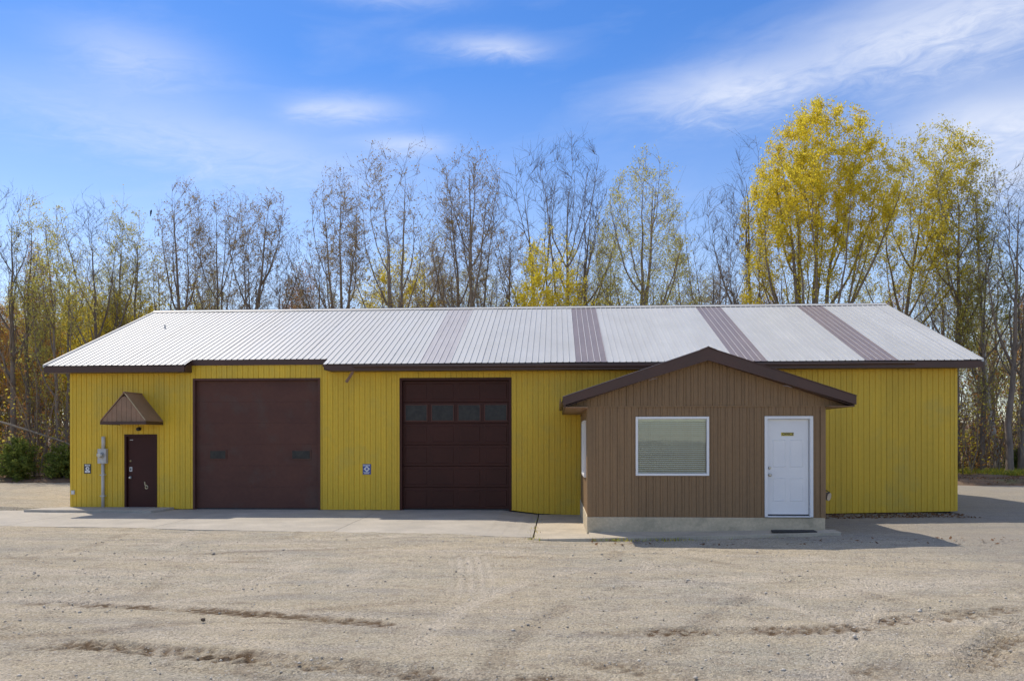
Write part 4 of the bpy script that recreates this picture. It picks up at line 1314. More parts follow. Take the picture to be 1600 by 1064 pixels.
def kids(P, R, rng, n, t0, t1, a0, a1, lf, npts, trop, wob, rf, rmin, shape, taper=0.30):
    nb, m, _ = P.shape
    t = t0 + (t1 - t0) * (np.arange(n)[None] + rng.random((nb, n))) / n
    fi = np.clip(t * (m - 1), 0, m - 1.001)
    i = fi.astype(int)
    fr = (fi - i)[..., None]
    bi = np.arange(nb)[:, None]
    pos = P[bi, i] * (1 - fr) + P[bi, i + 1] * fr
    tan = norm(P[bi, i + 1] - P[bi, i])
    rad = R[bi, i] * (1 - fr[..., 0]) + R[bi, i + 1] * fr[..., 0]
    Lp = np.linalg.norm(np.diff(P, axis=1), axis=2).sum(1)
    ang = np.radians(rng.uniform(a0, a1, (nb, n)))
    azm = 2.39996 * np.arange(n)[None] + rng.random((nb, 1)) * 6.28 + rng.normal(0, 0.35, (nb, n))
    ref = np.where(np.abs(tan[..., 2:3]) < 0.9, np.array([0, 0, 1.0]), np.array([1.0, 0, 0]))
    u = norm(np.cross(tan, ref))
    w = np.cross(tan, u)
    d = np.cos(ang)[..., None] * tan + np.sin(ang)[..., None] * (np.cos(azm)[..., None] * u + np.sin(azm)[..., None] * w)
    L = Lp[:, None] * lf * shape(t) * rng.uniform(0.65, 1.25, (nb, n))
    r0 = np.maximum(rad * rf, rmin)
    r1 = np.maximum(r0 * taper, rmin * 0.6)
    return grow(pos.reshape(-1, 3), d.reshape(-1, 3), L.ravel(), r0.ravel(), r1.ravel(), npts, trop, wob, rng)


def tubes(P, R, k):
    nb, m, _ = P.shape
    tan = np.zeros_like(P)
    tan[:, 1:-1] = P[:, 2:] - P[:, :-2]
    tan[:, 0] = P[:, 1] - P[:, 0]
    tan[:, -1] = P[:, -1] - P[:, -2]
    tan = norm(tan)
    t0 = norm(P[:, -1] - P[:, 0])[:, None, :]
    ref = np.where(np.abs(t0[..., 2:3]) < 0.8, np.array([0, 0, 1.0]), np.array([1.0, 0, 0]))
    u = norm(np.cross(tan, np.broadcast_to(ref, tan.shape)))
    w = np.cross(tan, u)
    a = np.arange(k) * 2 * np.pi / k
    V = P[:, :, None, :] + R[:, :, None, None] * (np.cos(a)[None, None, :, None] * u[:, :, None, :] + np.sin(a)[None, None, :, None] * w[:, :, None, :])
    base = (np.arange(nb) * m * k)[:, None, None] + (np.arange(m - 1) * k)[None, :, None]
    j = np.arange(k)[None, None, :]
    jn = (np.arange(k) + 1)[None, None, :] % k
    F = np.stack([base + j, base + jn, base + k + jn, base + k + j], -1).reshape(-1, 4)
    return V.reshape(-1, 3), F


def leaves(P, rng, per, size, spread, tmin=0.25, keep=None):
    nb, m, _ = P.shape
    t = rng.uniform(tmin, 1.0, (nb, per))
    fi = np.clip(t * (m - 1), 0, m - 1.001)
    i = fi.astype(int)
    fr = (fi - i)[..., None]
    bi = np.arange(nb)[:, None]
    c = (P[bi, i] * (1 - fr) + P[bi, i + 1] * fr).reshape(-1, 3)
    if keep is not None:
        c = c[rng.random(len(c)) < keep(c)]
    n = len(c)
    c = c + rng.normal(0, spread, (n, 3))
    a = norm(rng.normal(size=(n, 3)))
    b = norm(np.cross(a, rng.normal(size=(n, 3))))
    s = size * rng.uniform(0.6, 1.4, (n, 1))
    V = np.stack([c - a * s, c - b * s * 0.55, c + a * s, c + b * s * 0.55], 1).reshape(-1, 3)
    F = np.arange(n * 4).reshape(-1, 4)
    return V, F


def join(parts):
    V, F, Mi, k = [], [], [], 0
    for v, f, mi in parts:
        V.append(v)
        F.append(f + k)
        Mi.append(np.full(len(f), mi))
        k += len(v)
    return np.concatenate(V), np.concatenate(F), np.concatenate(Mi)


KIND = {
    # n1 limbs, n2 branches, n3 twigs, n4 twiglets per twig, leaf = leaves per twig, t0 = lowest limb, top = how far the trunk runs up, up = steepness
    'bare':        dict(n1=11, n2=90, n3=480, n4=2, leaf=0, size=0.04, mat='leaf_bud', r=0.17, twig='twig_dark', t0=0.34, top=0.84, up=1.9, prof='fan', gap=0.34),
    'spread':      dict(n1=10, n2=60, n3=300, n4=2, leaf=0, size=0.04, mat='leaf_bud', r=0.17, twig='twig_dark', t0=0.40, top=0.72, up=0.8, prof='wide', gap=0.40),
    'bud':         dict(n1=13, n2=110, n3=760, n4=2, leaf=3, size=0.042, mat='leaf_bud', r=0.17, twig='twig', t0=0.30, top=0.9, up=1.9, prof='fan', gap=0.34),
    'red':         dict(n1=11, n2=70, n3=450, n4=2, leaf=9, size=0.044, mat='leaf_red', r=0.11, twig='twig', t0=0.25, top=0.88, up=1.5, prof='oval', gap=0.25),
    'olive':       dict(n1=13, n2=105, n3=560, n4=2, leaf=6, size=0.044, mat='leaf_olive', r=0.14, twig='twig', t0=0.30, top=0.86, up=1.5, prof='oval', gap=0.32),
    'dense':       dict(n1=16, n2=130, n3=950, n4=2, leaf=10, size=0.042, mat='leaf_olive', r=0.22, twig='twig', t0=0.32, top=0.84, up=1.6, prof='oval', gap=0.20),
    'yellow':      dict(n1=14, n2=100, n3=900, n4=0, leaf=44, size=0.05, mat='leaf_yellow', r=0.11, twig='twig', t0=0.20, top=0.80, up=1.0, prof='oval', gap=0.1),
    'yellowthin':  dict(n1=10, n2=60, n3=320, n4=0, leaf=26, size=0.050, mat='leaf_yellow', r=0.09, twig='twig', t0=0.25, top=0.82, up=1.2, prof='oval', gap=0.35),
    'yellowbig':   dict(n1=30, n2=280, n3=2300, n4=0, leaf=56, size=0.05, mat='leaf_yellow', r=0.21, twig='twig', t0=0.30, top=0.82, up=1.9, prof='dome', gap=0.06),
    'yellowolive': dict(n1=16, n2=130, n3=950, n4=1, leaf=16, size=0.05, mat='leaf_yellow_olive', r=0.18, twig='twig', t0=0.36, top=0.82, up=1.5, prof='dome', gap=0.26),
}
PROFILE = {   # outline of the crown: height fraction -> half-width fraction
    'fan':  ([.26, .36, .50, .65, .78, .90, .97, 1.0], [.12, .40, .72, .95, 1.0, .80, .45, .10]),
    'wide': ([.34, .42, .55, .68, .80, .92, 1.0], [.15, .55, .95, 1.0, .85, .50, .12]),
    'oval': ([.20, .30, .42, .56, .70, .84, .94, 1.0], [.15, .50, .85, 1.0, .95, .72, .40, .08]),
    'dome': ([.26, .36, .48, .60, .72, .86, .95, 1.0], [.12, .42, .72, .92, 1.0, .84, .52, .15]),
}


def curve(A, B, tan, n, wob, rng, bend=0.42):
    """curved branches from A to B that leave along tan"""
    L = np.linalg.norm(B - A, axis=1, keepdims=True)
    C = A + norm(tan) * L * bend
    t = np.linspace(0, 1, n)[None, :, None]
    P = A[:, None] * (1 - t) ** 2 + C[:, None] * 2 * t * (1 - t) + B[:, None] * t ** 2
    j = np.cumsum(rng.normal(size=P.shape), axis=1)
    j = j - j[:, :1]
    return P + j * (L * wob / n)[:, None]


def attach(T, Q, rng, steep=0.5):
    """index of the point of Q that each target in T grows from"""
    D = T[:, None] - Q[None]
    h = np.hypot(D[..., 0], D[..., 1])
    d = np.sqrt(h * h + D[..., 2] ** 2)
    cost = d + 1.8 * np.maximum(0, steep * h - D[..., 2])
    return cost.argmin(1)


def tree_arrays(kind, seed, stems, H, W, lean, low=False):
    """vertices of trunk and crown in metres, base at the origin"""
    K = KIND[kind]
    rng = np.random.default_rng(1000 + seed)
    if kind in ('bud', 'bare') and not low:
        W = W * 1.28
    n1, n2, n3 = (K['n1'], K['n2'], K['n3']) if not low else (6, 26, 95)
    pt, pw = PROFILE[K['prof']]
    lobes = rng.uniform(0, 6.28, 4)

    def sample(n, shell=0.0):
        out = np.zeros((0, 3))
        while len(out) < n:
            m = n * 6
            t = rng.uniform(pt[0], 1.0, m)
            R = np.interp(t, pt, pw) * W / 2
            a = rng.uniform(0, 6.28, m)
            R = R * (1 + 0.16 * np.sin(a * 2 + lobes[0] + 3 * t) + 0.13 * np.sin(a * 3 + lobes[1] + 7 * t) + 0.10 * np.sin(9 * t + lobes[2]))
            q = np.sqrt(rng.uniform(shell, 1.0, m))
            keep = rng.random(m) < (R / (W * 0.62)) ** 2
            p = np.column_stack([np.cos(a) * R * q, np.sin(a) * R * q, t * H])
            g = noise2(p[:, 0] * 1.1 + seed * 3, p[:, 2] * 0.8 + p[:, 1] * 0.9 + seed, seed)
            keep &= (g > K['gap'] * rng.uniform(0.7, 1.3, m))
            out = np.concatenate([out, p[keep]])
        return out[:n]

    # trunks
    if stems == 1:
        base, ends = np.zeros((1, 3)), np.array([[rng.normal(0, 0.02) * W, rng.normal(0, 0.02) * W, K['top'] * H]])
        r0 = np.array([K['r']])
    else:
        a = np.arange(stems) * 6.283 / stems + rng.random() * 6
        rb = 0.14 if stems < 4 else 0.32
        rt = 0.16 * W if stems < 4 else 0.20 * W
        base = np.stack([np.cos(a) * rb, np.sin(a) * rb, np.zeros(stems)], 1)
        ends = np.stack([np.cos(a) * rt, np.sin(a) * rt, K['top'] * H * rng.uniform(0.86, 1.08, stems)], 1)
        r0 = K['r'] * rng.uniform(0.62, 0.9, stems)
    r0 = r0 * (H / 15.0) ** 0.5
    P0 = curve(base, ends, np.tile([0, 0, 1.0], (len(base), 1)), 14, 0.045, rng)
    tt = np.linspace(0, 1, 14)
    R0 = r0[:, None] * (1.0 - 0.93 * tt[None] ** 1.25)
    R0[:, 0] *= 1.35
    # limbs: spread targets apart, each grows from the nearest trunk at a fitting height
    cand = sample(n1 * 8, 0.30)
    pick = [int(rng.integers(len(cand)))]
    dist = np.full(len(cand), 1e9)
    for _ in range(n1 - 1):
        dist = np.minimum(dist, np.linalg.norm((cand - cand[pick[-1]]) * np.array([1, 1, 0.6]), axis=1))
        pick.append(int(dist.argmax()))
    T1 = cand[pick]
    A1, r1 = [], []
    for T in T1:
        k = np.argmin(np.hypot(P0[:, -1, 0] - T[0], P0[:, -1, 1] - T[1]) + rng.uniform(0, 0.4, len(P0)))
        h = math.hypot(T[0], T[1])
        z = min(max(T[2] - K['up'] * h - 0.10 * H * rng.uniform(0.6, 1.6), K['t0'] * H * rng.uniform(0.9, 1.15)), K['top'] * H * 0.97)
        z = min(z, P0[k, -1, 2] * 0.985, T[2] - 0.3)
        A1.append([np.interp(z, P0[k, :, 2], P0[k, :, i]) for i in range(2)] + [z])
        r1.append(np.interp(z, P0[k, :, 2], R0[k]))
    A1, r1 = np.array(A1), np.array(r1)
    out = T1 - A1
    out[:, 2] = 0
    tan = norm(out) * 0.75 + np.array([0, 0, 0.55 + 0.25 * K['up']])
    P1 = curve(A1, T1, tan, 12, 0.075, rng)
    L1 = np.linalg.norm(T1 - A1, axis=1)
    rb = np.minimum(r1 * 0.72, 0.010 + 0.0125 * L1)
    R1 = rb[:, None] * (1 - 0.85 * np.linspace(0, 1, 12)[None])
    R1 = np.maximum(R1, 0.008)
    # branches
    Q = np.concatenate([P1[:, 1:].reshape(-1, 3), P0[:, 7:].reshape(-1, 3)])
    QR = np.concatenate([R1[:, 1:].ravel(), R0[:, 7:].ravel()])
    QT = np.concatenate([norm(np.gradient(P1, axis=1))[:, 1:].reshape(-1, 3), norm(np.gradient(P0, axis=1))[:, 7:].reshape(-1, 3)])
    T2 = sample(n2)
    i = attach(T2, Q, rng, 0.75)
    nn = 7 if not low else 4
    P2 = curve(Q[i], T2, QT[i] + 0.6 * norm(T2 - Q[i]), nn, 0.09, rng)
    L2 = np.linalg.norm(T2 - Q[i], axis=1)
    rb = np.minimum(QR[i] * 0.7, 0.006 + 0.008 * L2)
    R2 = np.maximum(rb[:, None] * (1 - 0.7 * np.linspace(0, 1, nn)[None]), 0.006)
    # twigs
    Q = np.concatenate([P1[:, 3:].reshape(-1, 3), P2[:, 1:].reshape(-1, 3)])
    QT = np.concatenate([norm(np.gradient(P1, axis=1))[:, 3:].reshape(-1, 3), norm(np.gradient(P2, axis=1))[:, 1:].reshape(-1, 3)])
    T3 = sample(n3)
    i = attach(T3, Q, rng, 0.5)
    d = T3 - Q[i]
    L3 = np.linalg.norm(d, axis=1, keepdims=True)
    d = d / np.maximum(L3, 1e-6) * np.clip(L3, 0.35, 1.5)
    d[:, 2] += 0.28 * np.linalg.norm(d, axis=1)
    P3 = curve(Q[i], Q[i] + d, QT[i] + 0.8 * norm(d), 3, 0.10, rng, 0.3)
    R3 = np.tile(np.array([0.0078, 0.0058, 0.0036]), (len(P3), 1))
    lv = [(P0, R0, 9 if not low else 5), (P1, R1, 5 if not low else 3)]
    tw = [(P2, R2, 3), (P3, R3, 3)]
    tip = P3
    if K['n4'] and not low:
        P4, R4 = kids(P3, R3, rng, K['n4'], 0.2, 0.95, 22, 46, 0.66, 2, 0.08, 0.07, 0.8, 0.0042, lambda t: 1.0 + 0 * t)
        tw.append((P4, R4, 3))
        tip = np.concatenate([P3[:, 1:], P4])

    def warp(p):
        q = p.copy()
        q[..., 0] += lean * np.clip(q[..., 2] / H, 0, 1) ** 1.2
        return q
    trunk = [(*tubes(warp(p), r, k), 0) for p, r, k in lv]
    crown = [(*tubes(warp(p), r, k), 0) for p, r, k in tw]
    per = K['leaf'] if not low else min(16, max(2, int(K['leaf'] * 0.9)))
    if K['leaf']:
        def keep(c):
            g = noise2(c[:, 0] * 1.0 + seed, c[:, 2] * 1.0 + c[:, 1] * 0.7, seed + 5)
            top = np.clip(c[:, 2] / H, 0, 1)
            k = 0.35 + 1.2 * (g - 0.25)
            if K['prof'] == 'dome':
                k = k * (0.22 + 1.05 * smooth(0.38, 0.80, top))
            return np.clip(k, 0.05, 1)
        sz = K['size'] * (1.9 if low else 1.0)
        crown.append((*leaves(warp(tip), rng, per, sz, 0.05 if per < 6 else 0.11, keep=keep), 1))
    return trunk, crown, K


def make_tree(kind, seed, stems, H, W, lean, name='tree', trunk_mat=None):
    trunk, crown, K = tree_arrays(kind, seed, stems, H, W, lean)
    v, f, mi = join(trunk)
    mt = mesh_np('trunk', v, f, mats=[trunk_mat or M['bark']], smooth=True)
    v, f, mi = join(crown)
    mc = mesh_np('crown', v, f, mats=[M[K['twig']], M[K['mat']]], mat_index=mi)
    return mt, mc


TREES = [
    (-13.32, 16.38, 14.65, 2.18, 0.06, 'bare', 1, 1, 'tall bare tree with thin upright branches, leftmost trunk in the picture'),
    (-13.11, 17.39, 14.77, 2.76, 0.62, 'olive', 2, 1, 'slim tree with pale green young leaves, second trunk from the left edge'),
    (-13.64, 19.37, 13.19, 2.07, -0.34, 'red', 3, 1, 'slender tree with reddish buds beside the thick twin trunk on the left'),
    (-9.86, 15.07, 13.38, 2.96, -0.15, 'olive', 4, 2, 'thick twin-trunked tree just behind the left end of the yellow building'),
    (-9.91, 18.57, 15.08, 3.23, -0.74, 'bare', 5, 1, 'forked bare tree rising behind the left slope of the white roof'),
    (-10.99, 21.51, 15.80, 2.89, 0.47, 'olive', 6, 1, "pale green leafed tree right of the forked bare tree above the roof's left slope"),
    (-9.31, 20.60, 14.58, 2.82, 0.18, 'olive', 7, 1, "airy tree with pale green leaves just left of the roof ridge's left end"),
    (-9.28, 23.61, 13.78, 2.86, -0.08, 'olive', 31, 1, 'short pale green tree above the left end of the roof ridge'),
    (-6.39, 20.76, 16.17, 2.96, -0.14, 'bud', 8, 1, "tall budding tree with a narrow raised top, first one right of the ridge's left end"),
    (-5.73, 22.80, 16.29, 3.69, 0.74, 'bud', 9, 2, 'broad brown-budded tree with crowded twigs left of the leaning tree'),
    (-3.40, 20.93, 15.67, 2.96, 1.66, 'bud', 10, 1, 'budding tree whose trunk leans to the right above the ridge'),
    (-0.76, 19.07, 13.94, 4.44, 0.13, 'spread', 11, 1, 'wide low bare tree with curving spread branches above the roof ridge'),
    (0.05, 24.12, 13.48, 2.71, -0.30, 'bud', 32, 1, 'small hazy budding tree between the wide bare tree and the narrow vase tree'),
    (2.73, 19.26, 16.40, 2.83, -0.50, 'bud', 12, 2, 'narrow vase-shaped tree with dark buds, left of the tallest budded one'),
    (6.08, 17.44, 17.03, 4.23, -0.26, 'bud', 13, 2, 'tallest budded tree, its fan of branches above a round yellow crown'),
    (4.29, 25.35, 13.70, 6.2, 0.08, 'yellow', 14, 3, 'round yellow-leaved tree low behind the tallest budded tree'),
    (6.53, 27.48, 15.41, 2.89, -0.08, 'olive', 33, 1, 'pale brownish tree between the two large budded trees'),
    (9.86, 18.65, 16.84, 3.68, -0.23, 'bud', 15, 1, 'large budded tree with a single straight spire top above the middle of the roof'),
    (9.04, 20.61, 15.81, 2.34, -0.93, 'bud', 16, 1, 'budded tree leaning left, close against the straight spire-topped one'),
    (10.97, 25.72, 14.88, 2.92, 0.00, 'bud', 34, 1, 'hazy thin tree left of the low yellow foliage at mid roof'),
    (13.52, 19.85, 17.51, 3.64, -0.84, 'bare', 17, 2, 'bare tree with long black fanned branches above the low yellow foliage'),
    (14.58, 18.91, 17.60, 3.02, 0.30, 'bare', 18, 1, 'tall bare tree with a thick straight trunk, right of the fanned black-branched one'),
    (13.51, 17.34, 12.70, 4.6, -0.03, 'yellow', 19, 3, 'low bushy yellow-leaved tree in front of the two tall bare trees'),
    (15.44, 22.96, 18.11, 2.16, 1.12, 'bare', 20, 1, 'thin bare tree leaning right between the thick bare trunk and the green crown'),
    (16.98, 24.04, 14.71, 2.21, -0.07, 'olive', 35, 1, 'thin short tree at the left foot of the big green-brown crown'),
    (18.05, 18.09, 16.38, 5.9, 0.32, 'dense', 21, 2, 'big oval tree with dense twigs and green young leaves above the office'),
    (21.64, 22.30, 13.52, 2.12, -1.27, 'olive', 22, 1, 'small crooked tree curving left beside the big oval green tree'),
    (22.06, 20.32, 15.29, 3.37, 0.37, 'bare', 23, 2, 'low forked bare tree standing right of the big oval green tree'),
    (24.45, 22.45, 18.88, 2.82, -0.07, 'bare', 24, 1, 'tall thin bare tree just left of the big yellow tree'),
    (24.49, 19.45, 12.28, 2.10, -0.03, 'yellowthin', 25, 1, 'small thin tree with scattered yellow leaves at the left foot of the big yellow tree'),
    (26.95, 19.60, 19.31, 6.6, 0.20, 'yellowbig', 26, 5, 'big many-stemmed tree with a domed bright yellow crown'),
    (31.64, 20.84, 18.18, 5.25, 1.75, 'yellowolive', 27, 1, "tree with a right-leaning trunk and loose yellow-green crown at the roof's right end"),
    (33.71, 18.95, 17.41, 3.72, 0.29, 'yellowolive', 28, 1, 'straight tall tree with yellow-green leaves behind the right roof slope'),
    (34.65, 18.00, 13.09, 2.50, 0.38, 'olive', 36, 1, 'slim pale tree between the white birch and the straight yellow-green tree'),
    (35.17, 16.53, 15.06, 3.13, 0.33, 'bare', 30, 1, 'dark bare tree at the right edge of the picture'),
    (36.35, 17.59, 14.80, 2.72, 0.46, 'bare', 37, 1, 'dark trunk cut by the right edge of the picture'),
]
TREE_NAME = {'bare': 'bare_tree', 'spread': 'bare_tree', 'bud': 'budding_tree', 'red': 'budding_tree', 'olive': 'young_leaf_tree', 'dense': 'young_leaf_tree',
             'yellow': 'yellow_leaf_tree', 'yellowthin': 'yellow_leaf_tree', 'yellowbig': 'yellow_leaf_tree', 'yellowolive': 'yellow_leaf_tree'}
PROTO = {}
for (tx, ty, H, W, lean, kind, seed, stems, label) in TREES:
    mt, mc = make_tree(kind, seed, stems, H, W, lean)
    gz = float(forest_height(np.array([tx]), np.array([ty]))[0]) - 0.15
    t = tag(empty(TREE_NAME[kind], (tx, ty, gz)), label, 'tree', 'trees along the edge of the wood')
    link('trunk', mt, t)
    link('crown', mc, t)
    PROTO.setdefault(kind, []).append((mt, mc, H))

# the leaning white birch at the right
bp = [(36.22, 19.29, -0.1), (36.02, 19.28, 1.47), (35.67, 19.26, 3.4), (35.48, 19.25, 5.34), (35.36, 19.24, 7.27), (35.23, 19.23, 9.53), (35.14, 19.23, 11.78), (35.01, 19.22, 14.04)]
rng_b = np.random.default_rng(5)
Pb = np.array(bp)[None] - np.array([[36.22, 19.29, 0.0]])
Rb = np.linspace(0.155, 0.03, 8)[None]
v, f = tubes(Pb, Rb, 9)
birch = tag(empty('birch_tree', (36.22, 19.29, 0.15)), 'white-barked birch curving up to the left beside the right roof end', 'tree', 'trees along the edge of the wood')
link('trunk', mesh_np('trunk', v, f, mats=[M['birch']], smooth=True), birch)
B1, S1 = kids(Pb, Rb, rng_b, 16, 0.45, 0.98, 25, 55, 0.20, 6, 0.05, 0.08, 0.45, 0.012, lambda t: 1.3 - 0.6 * t)
B2, S2 = kids(B1, S1, rng_b, 6, 0.2, 1, 25, 55, 0.45, 4, -0.02, 0.12, 0.5, 0.006, lambda t: 1.0 + 0 * t)
B3, S3 = kids(B2, S2, rng_b, 5, 0.2, 1, 25, 55, 0.5, 3, -0.05, 0.12, 0.5, 0.005, lambda t: 1.0 + 0 * t)
parts = [(*tubes(B1, S1, 4), 0), (*tubes(B2, S2, 3), 0), (*tubes(B3, S3, 3), 0), (*leaves(B3, rng_b, 3, 0.05, 0.04), 1)]
v, f, mi = join(parts)
link('crown', mesh_np('crown', v, f, mats=[M['twig'], M['leaf_olive']], mat_index=mi), birch)

# further individual trees inside the wood (copies of the ones above)
rr = random.Random(11)
LOOK = {'bare': 'leafless slim', 'bud': 'brown-budded slim', 'red': 'reddish-budded slim', 'olive': 'pale green slim', 'dense': 'dense green-brown', 'yellow': 'low yellow-leaved', 'yellowolive': 'yellow-green slim'}
INNER = []
# (x range, y range, count, kinds, top height range, label, group)
zones = [((-30, -9.5), (20, 31), 36, ['yellow', 'red', 'bare', 'yellow', 'olive', 'red'], (10, 14.5), 'tree among the crowded trunks left of the building', 'trees in the left wood'),
         ((-27, -9.6), (19.5, 28), 15, ['yellow'], (13.0, 16.5), 'tree glowing between the front trunks left of the building', 'trees between the left front trunks'),
         ((-9, 33), (24, 36), 44, ['bud', 'olive', 'dense', 'yellow', 'bud', 'olive', 'bare', 'red'], (9.5, 14.0), 'tree standing hazy and low behind the long roof ridge', 'trees behind the ridge'),
         ((33, 50), (22, 34), 14, ['olive', 'bare', 'red', 'bud', 'olive', 'bare'], (11.5, 15.5), 'tree among the trunks right of the building', 'trees in the right wood')]
for (xa, xb), (ya, yb), cnt, kinds, (ha, hb), label, grp in zones:
    for i in range(cnt):
        kind = kinds[i % len(kinds)]
        mt, mc, H0 = PROTO[kind][rr.randrange(len(PROTO[kind]))]
        x = xa + (xb - xa) * (i + rr.random()) / cnt
        y = rr.uniform(ya, yb)
        h = rr.uniform(ha, hb) * (0.72 if kind == 'yellow' else 1)
        gz = float(forest_height(np.array([x]), np.array([y]))[0]) - 0.15
        t = tag(empty(TREE_NAME[kind], (x, y, gz)), LOOK[kind] + ' ' + label, 'tree', LOOK[kind] + ' ' + grp)
        t.rotation_euler = (0, 0, rr.uniform(0, 6.28))
        s = h / H0
        t.scale = (s * rr.uniform(0.8, 1.1), s * rr.uniform(0.8, 1.1), s)
        link('trunk', mt, t)
        link('crown', mc, t)


# the wood beyond, one mass
def build_woodland():
    rng = np.random.default_rng(77)
    lib = []
    for k, kind in enumerate(['bud', 'olive', 'bare', 'yellow', 'olive', 'red', 'yellowolive', 'bud']):
        tr, cr, K = tree_arrays(kind, 300 + k, 1, 12.0, 3.6, 0.0, low=True)
        lib.append((join(tr)[:2], [(v, f) for v, f, m in cr if m == 0], [(v, f) for v, f, m in cr if m == 1], K['mat']))
    mats = [M['bark'], M['twig']]
    names = {}
    parts = []
    spots = []
    for i in range(60):     # left wood
        spots.append((rng.uniform(-62, -10), rng.uniform(30, 80), rng.uniform(0.65, 1.15), rng.choice(8, p=[.08, .17, .06, .34, .12, .13, .07, .03])))
    for i in range(54):     # behind the ridge, low
        spots.append((rng.uniform(-12, 40), rng.uniform(40, 75), rng.uniform(0.75, 1.1), rng.choice(8, p=[.2, .15, .13, .1, .15, .1, .05, .12])))
    for i in range(48):     # right wood
        spots.append((rng.uniform(38, 88), rng.uniform(30, 75), rng.uniform(0.75, 1.2), rng.choice(8, p=[.18, .16, .16, .05, .16, .20, .03, .06])))
    for i in range(58):     # low yellow-leaved trees that close off the left wood
        spots.append((rng.uniform(-48, -11), rng.uniform(27, 48), rng.uniform(0.60, 0.95), 3))
    for x, y, s, k in spots:
        (tv, tf), tw, lf, lm = lib[k]
        a = rng.uniform(0, 6.28)
        c, sn = math.cos(a), math.sin(a)
        Rm = np.array([[c, -sn, 0], [sn, c, 0], [0, 0, 1]]) * s
        off = np.array([x, y, float(forest_height(np.array([x]), np.array([y]))[0]) - 0.2])
        parts.append((tv @ Rm.T + off, tf, 0))
        for v, f in tw:
            parts.append((v @ Rm.T + off, f, 1))
        for v, f in lf:
            if lm not in names:
                names[lm] = len(mats)
                mats.append(M[lm])
            parts.append((v @ Rm.T + off, f, names[lm]))
    v, f, mi = join(parts)
    o = link('woodland', mesh_np('woodland', v, f, mats=mats, mat_index=mi))
    tag(o, 'mass of thin spring trees deep in the wood behind the building', 'woodland', kind='stuff')


build_woodland()


def build_undergrowth():
    rng = np.random.default_rng(99)
    spots = []
    for i in range(1000):
        spots.append((rng.uniform(-42, -6.8), 13.2 + abs(rng.normal(0, 11))))
    for i in range(1150):
        spots.append((rng.uniform(30.5, 56), 16.8 + abs(rng.normal(0, 9))))
    spots = np.array(spots)
    n = len(spots)
    z = forest_height(spots[:, 0], spots[:, 1]) - 0.1
    pos = np.column_stack([spots, z])
    L = np.where(rng.random(n) < 0.45, rng.uniform(3.5, 8.0, n), rng.uniform(0.8, 3.5, n))
    d = np.column_stack([rng.normal(0, 0.18, n), rng.normal(0, 0.18, n), np.ones(n)])
    P0, R0 = grow(pos, d, L, 0.010 + 0.004 * L, np.full(n, 0.004), 6, 0.04, 0.10, rng)
    P1, R1 = kids(P0, R0, rng, 7, 0.15, 0.97, 25, 60, 0.36, 3, 0.06, 0.12, 0.6, 0.006, lambda t: 1.1 - 0.5 * t)
    parts = [(*tubes(P0, R0, 3), 0), (*tubes(P1, R1, 3), 0)]
    sel = rng.random(len(P1))
    for lo, hi, mi, per in ((0.0, 0.30, 1, 6), (0.30, 0.56, 2, 6), (0.56, 0.82, 3, 6), (0.82, 0.98, 4, 7)):
        q = P1[(sel >= lo) & (sel < hi)]
        parts.append((*leaves(q, rng, per, 0.068, 0.14, 0.1), mi))
    v, f, mi = join(parts)
    o = link('undergrowth', mesh_np('undergrowth', v, f, mats=[M['twig'], M['leaf_red'], M['leaf_dead'], M['leaf_olive'], M['leaf_yellow']], mat_index=mi))
    tag(o, 'reddish brown saplings and brush under the trees on both sides', 'brush', kind='stuff')


build_undergrowth()


# evergreen shrubs at the left edge of the wood
def make_shrub(x, y, h, w, seed, label):
    rng = np.random.default_rng(seed)
    t = tag(empty('evergreen_shrub', (x, y, 0.15)), label, 'shrub', 'evergreen shrubs at the left edge of the wood')
    n = 7
    pos = np.column_stack([rng.normal(0, w * 0.12, n), rng.normal(0, w * 0.12, n), np.zeros(n) - 0.1])
    d = np.column_stack([rng.normal(0, 0.35, n), rng.normal(0, 0.35, n), np.ones(n)])
    P0, R0 = grow(pos, d, rng.uniform(0.6, 1.0, n) * h, np.full(n, 0.04), np.full(n, 0.008), 7, 0.05, 0.06, rng)
    P1, R1 = kids(P0, R0, rng, 16, 0.08, 0.98, 45, 80, 0.48 * w / h, 5, 0.02, 0.10, 0.5, 0.008, lambda q: 1.35 - 0.9 * q)
    P2, R2 = kids(P1, R1, rng, 8, 0.15, 1, 30, 60, 0.5, 3, -0.02, 0.1, 0.5, 0.005, lambda q: 1.1 - 0.5 * q)
    v, f, mi = join([(*tubes(P0, R0, 5), 0), (*tubes(P1, R1, 3), 0)])
    link('stem', mesh_np('stem', v, f, mats=[M['bark']]), t)
    parts = [(*leaves(P2, rng, 9, 0.055, 0.05, 0.05), 0), (*leaves(P1, rng, 8, 0.06, 0.06, 0.3), 0)]
    v, f, mi = join(parts)
    link('foliage', mesh_np('foliage', v, f, mats=[M['leaf_cedar']], mat_index=mi), t)


make_shrub(-10.6, 12.9, 1.9, 1.7, 41, 'dark evergreen shrub cut by the left edge of the picture')
make_shrub(-8.5, 13.0, 1.6, 1.5, 42, 'dark evergreen shrub below the fallen pale trunk')
make_shrub(-7.1, 13.1, 1.8, 1.4, 43, "dark evergreen shrub touching the yellow building's left corner")
make_shrub(36.6, 18.6, 1.5, 1.3, 44, 'low green shrub between the birch and the right picture edge')

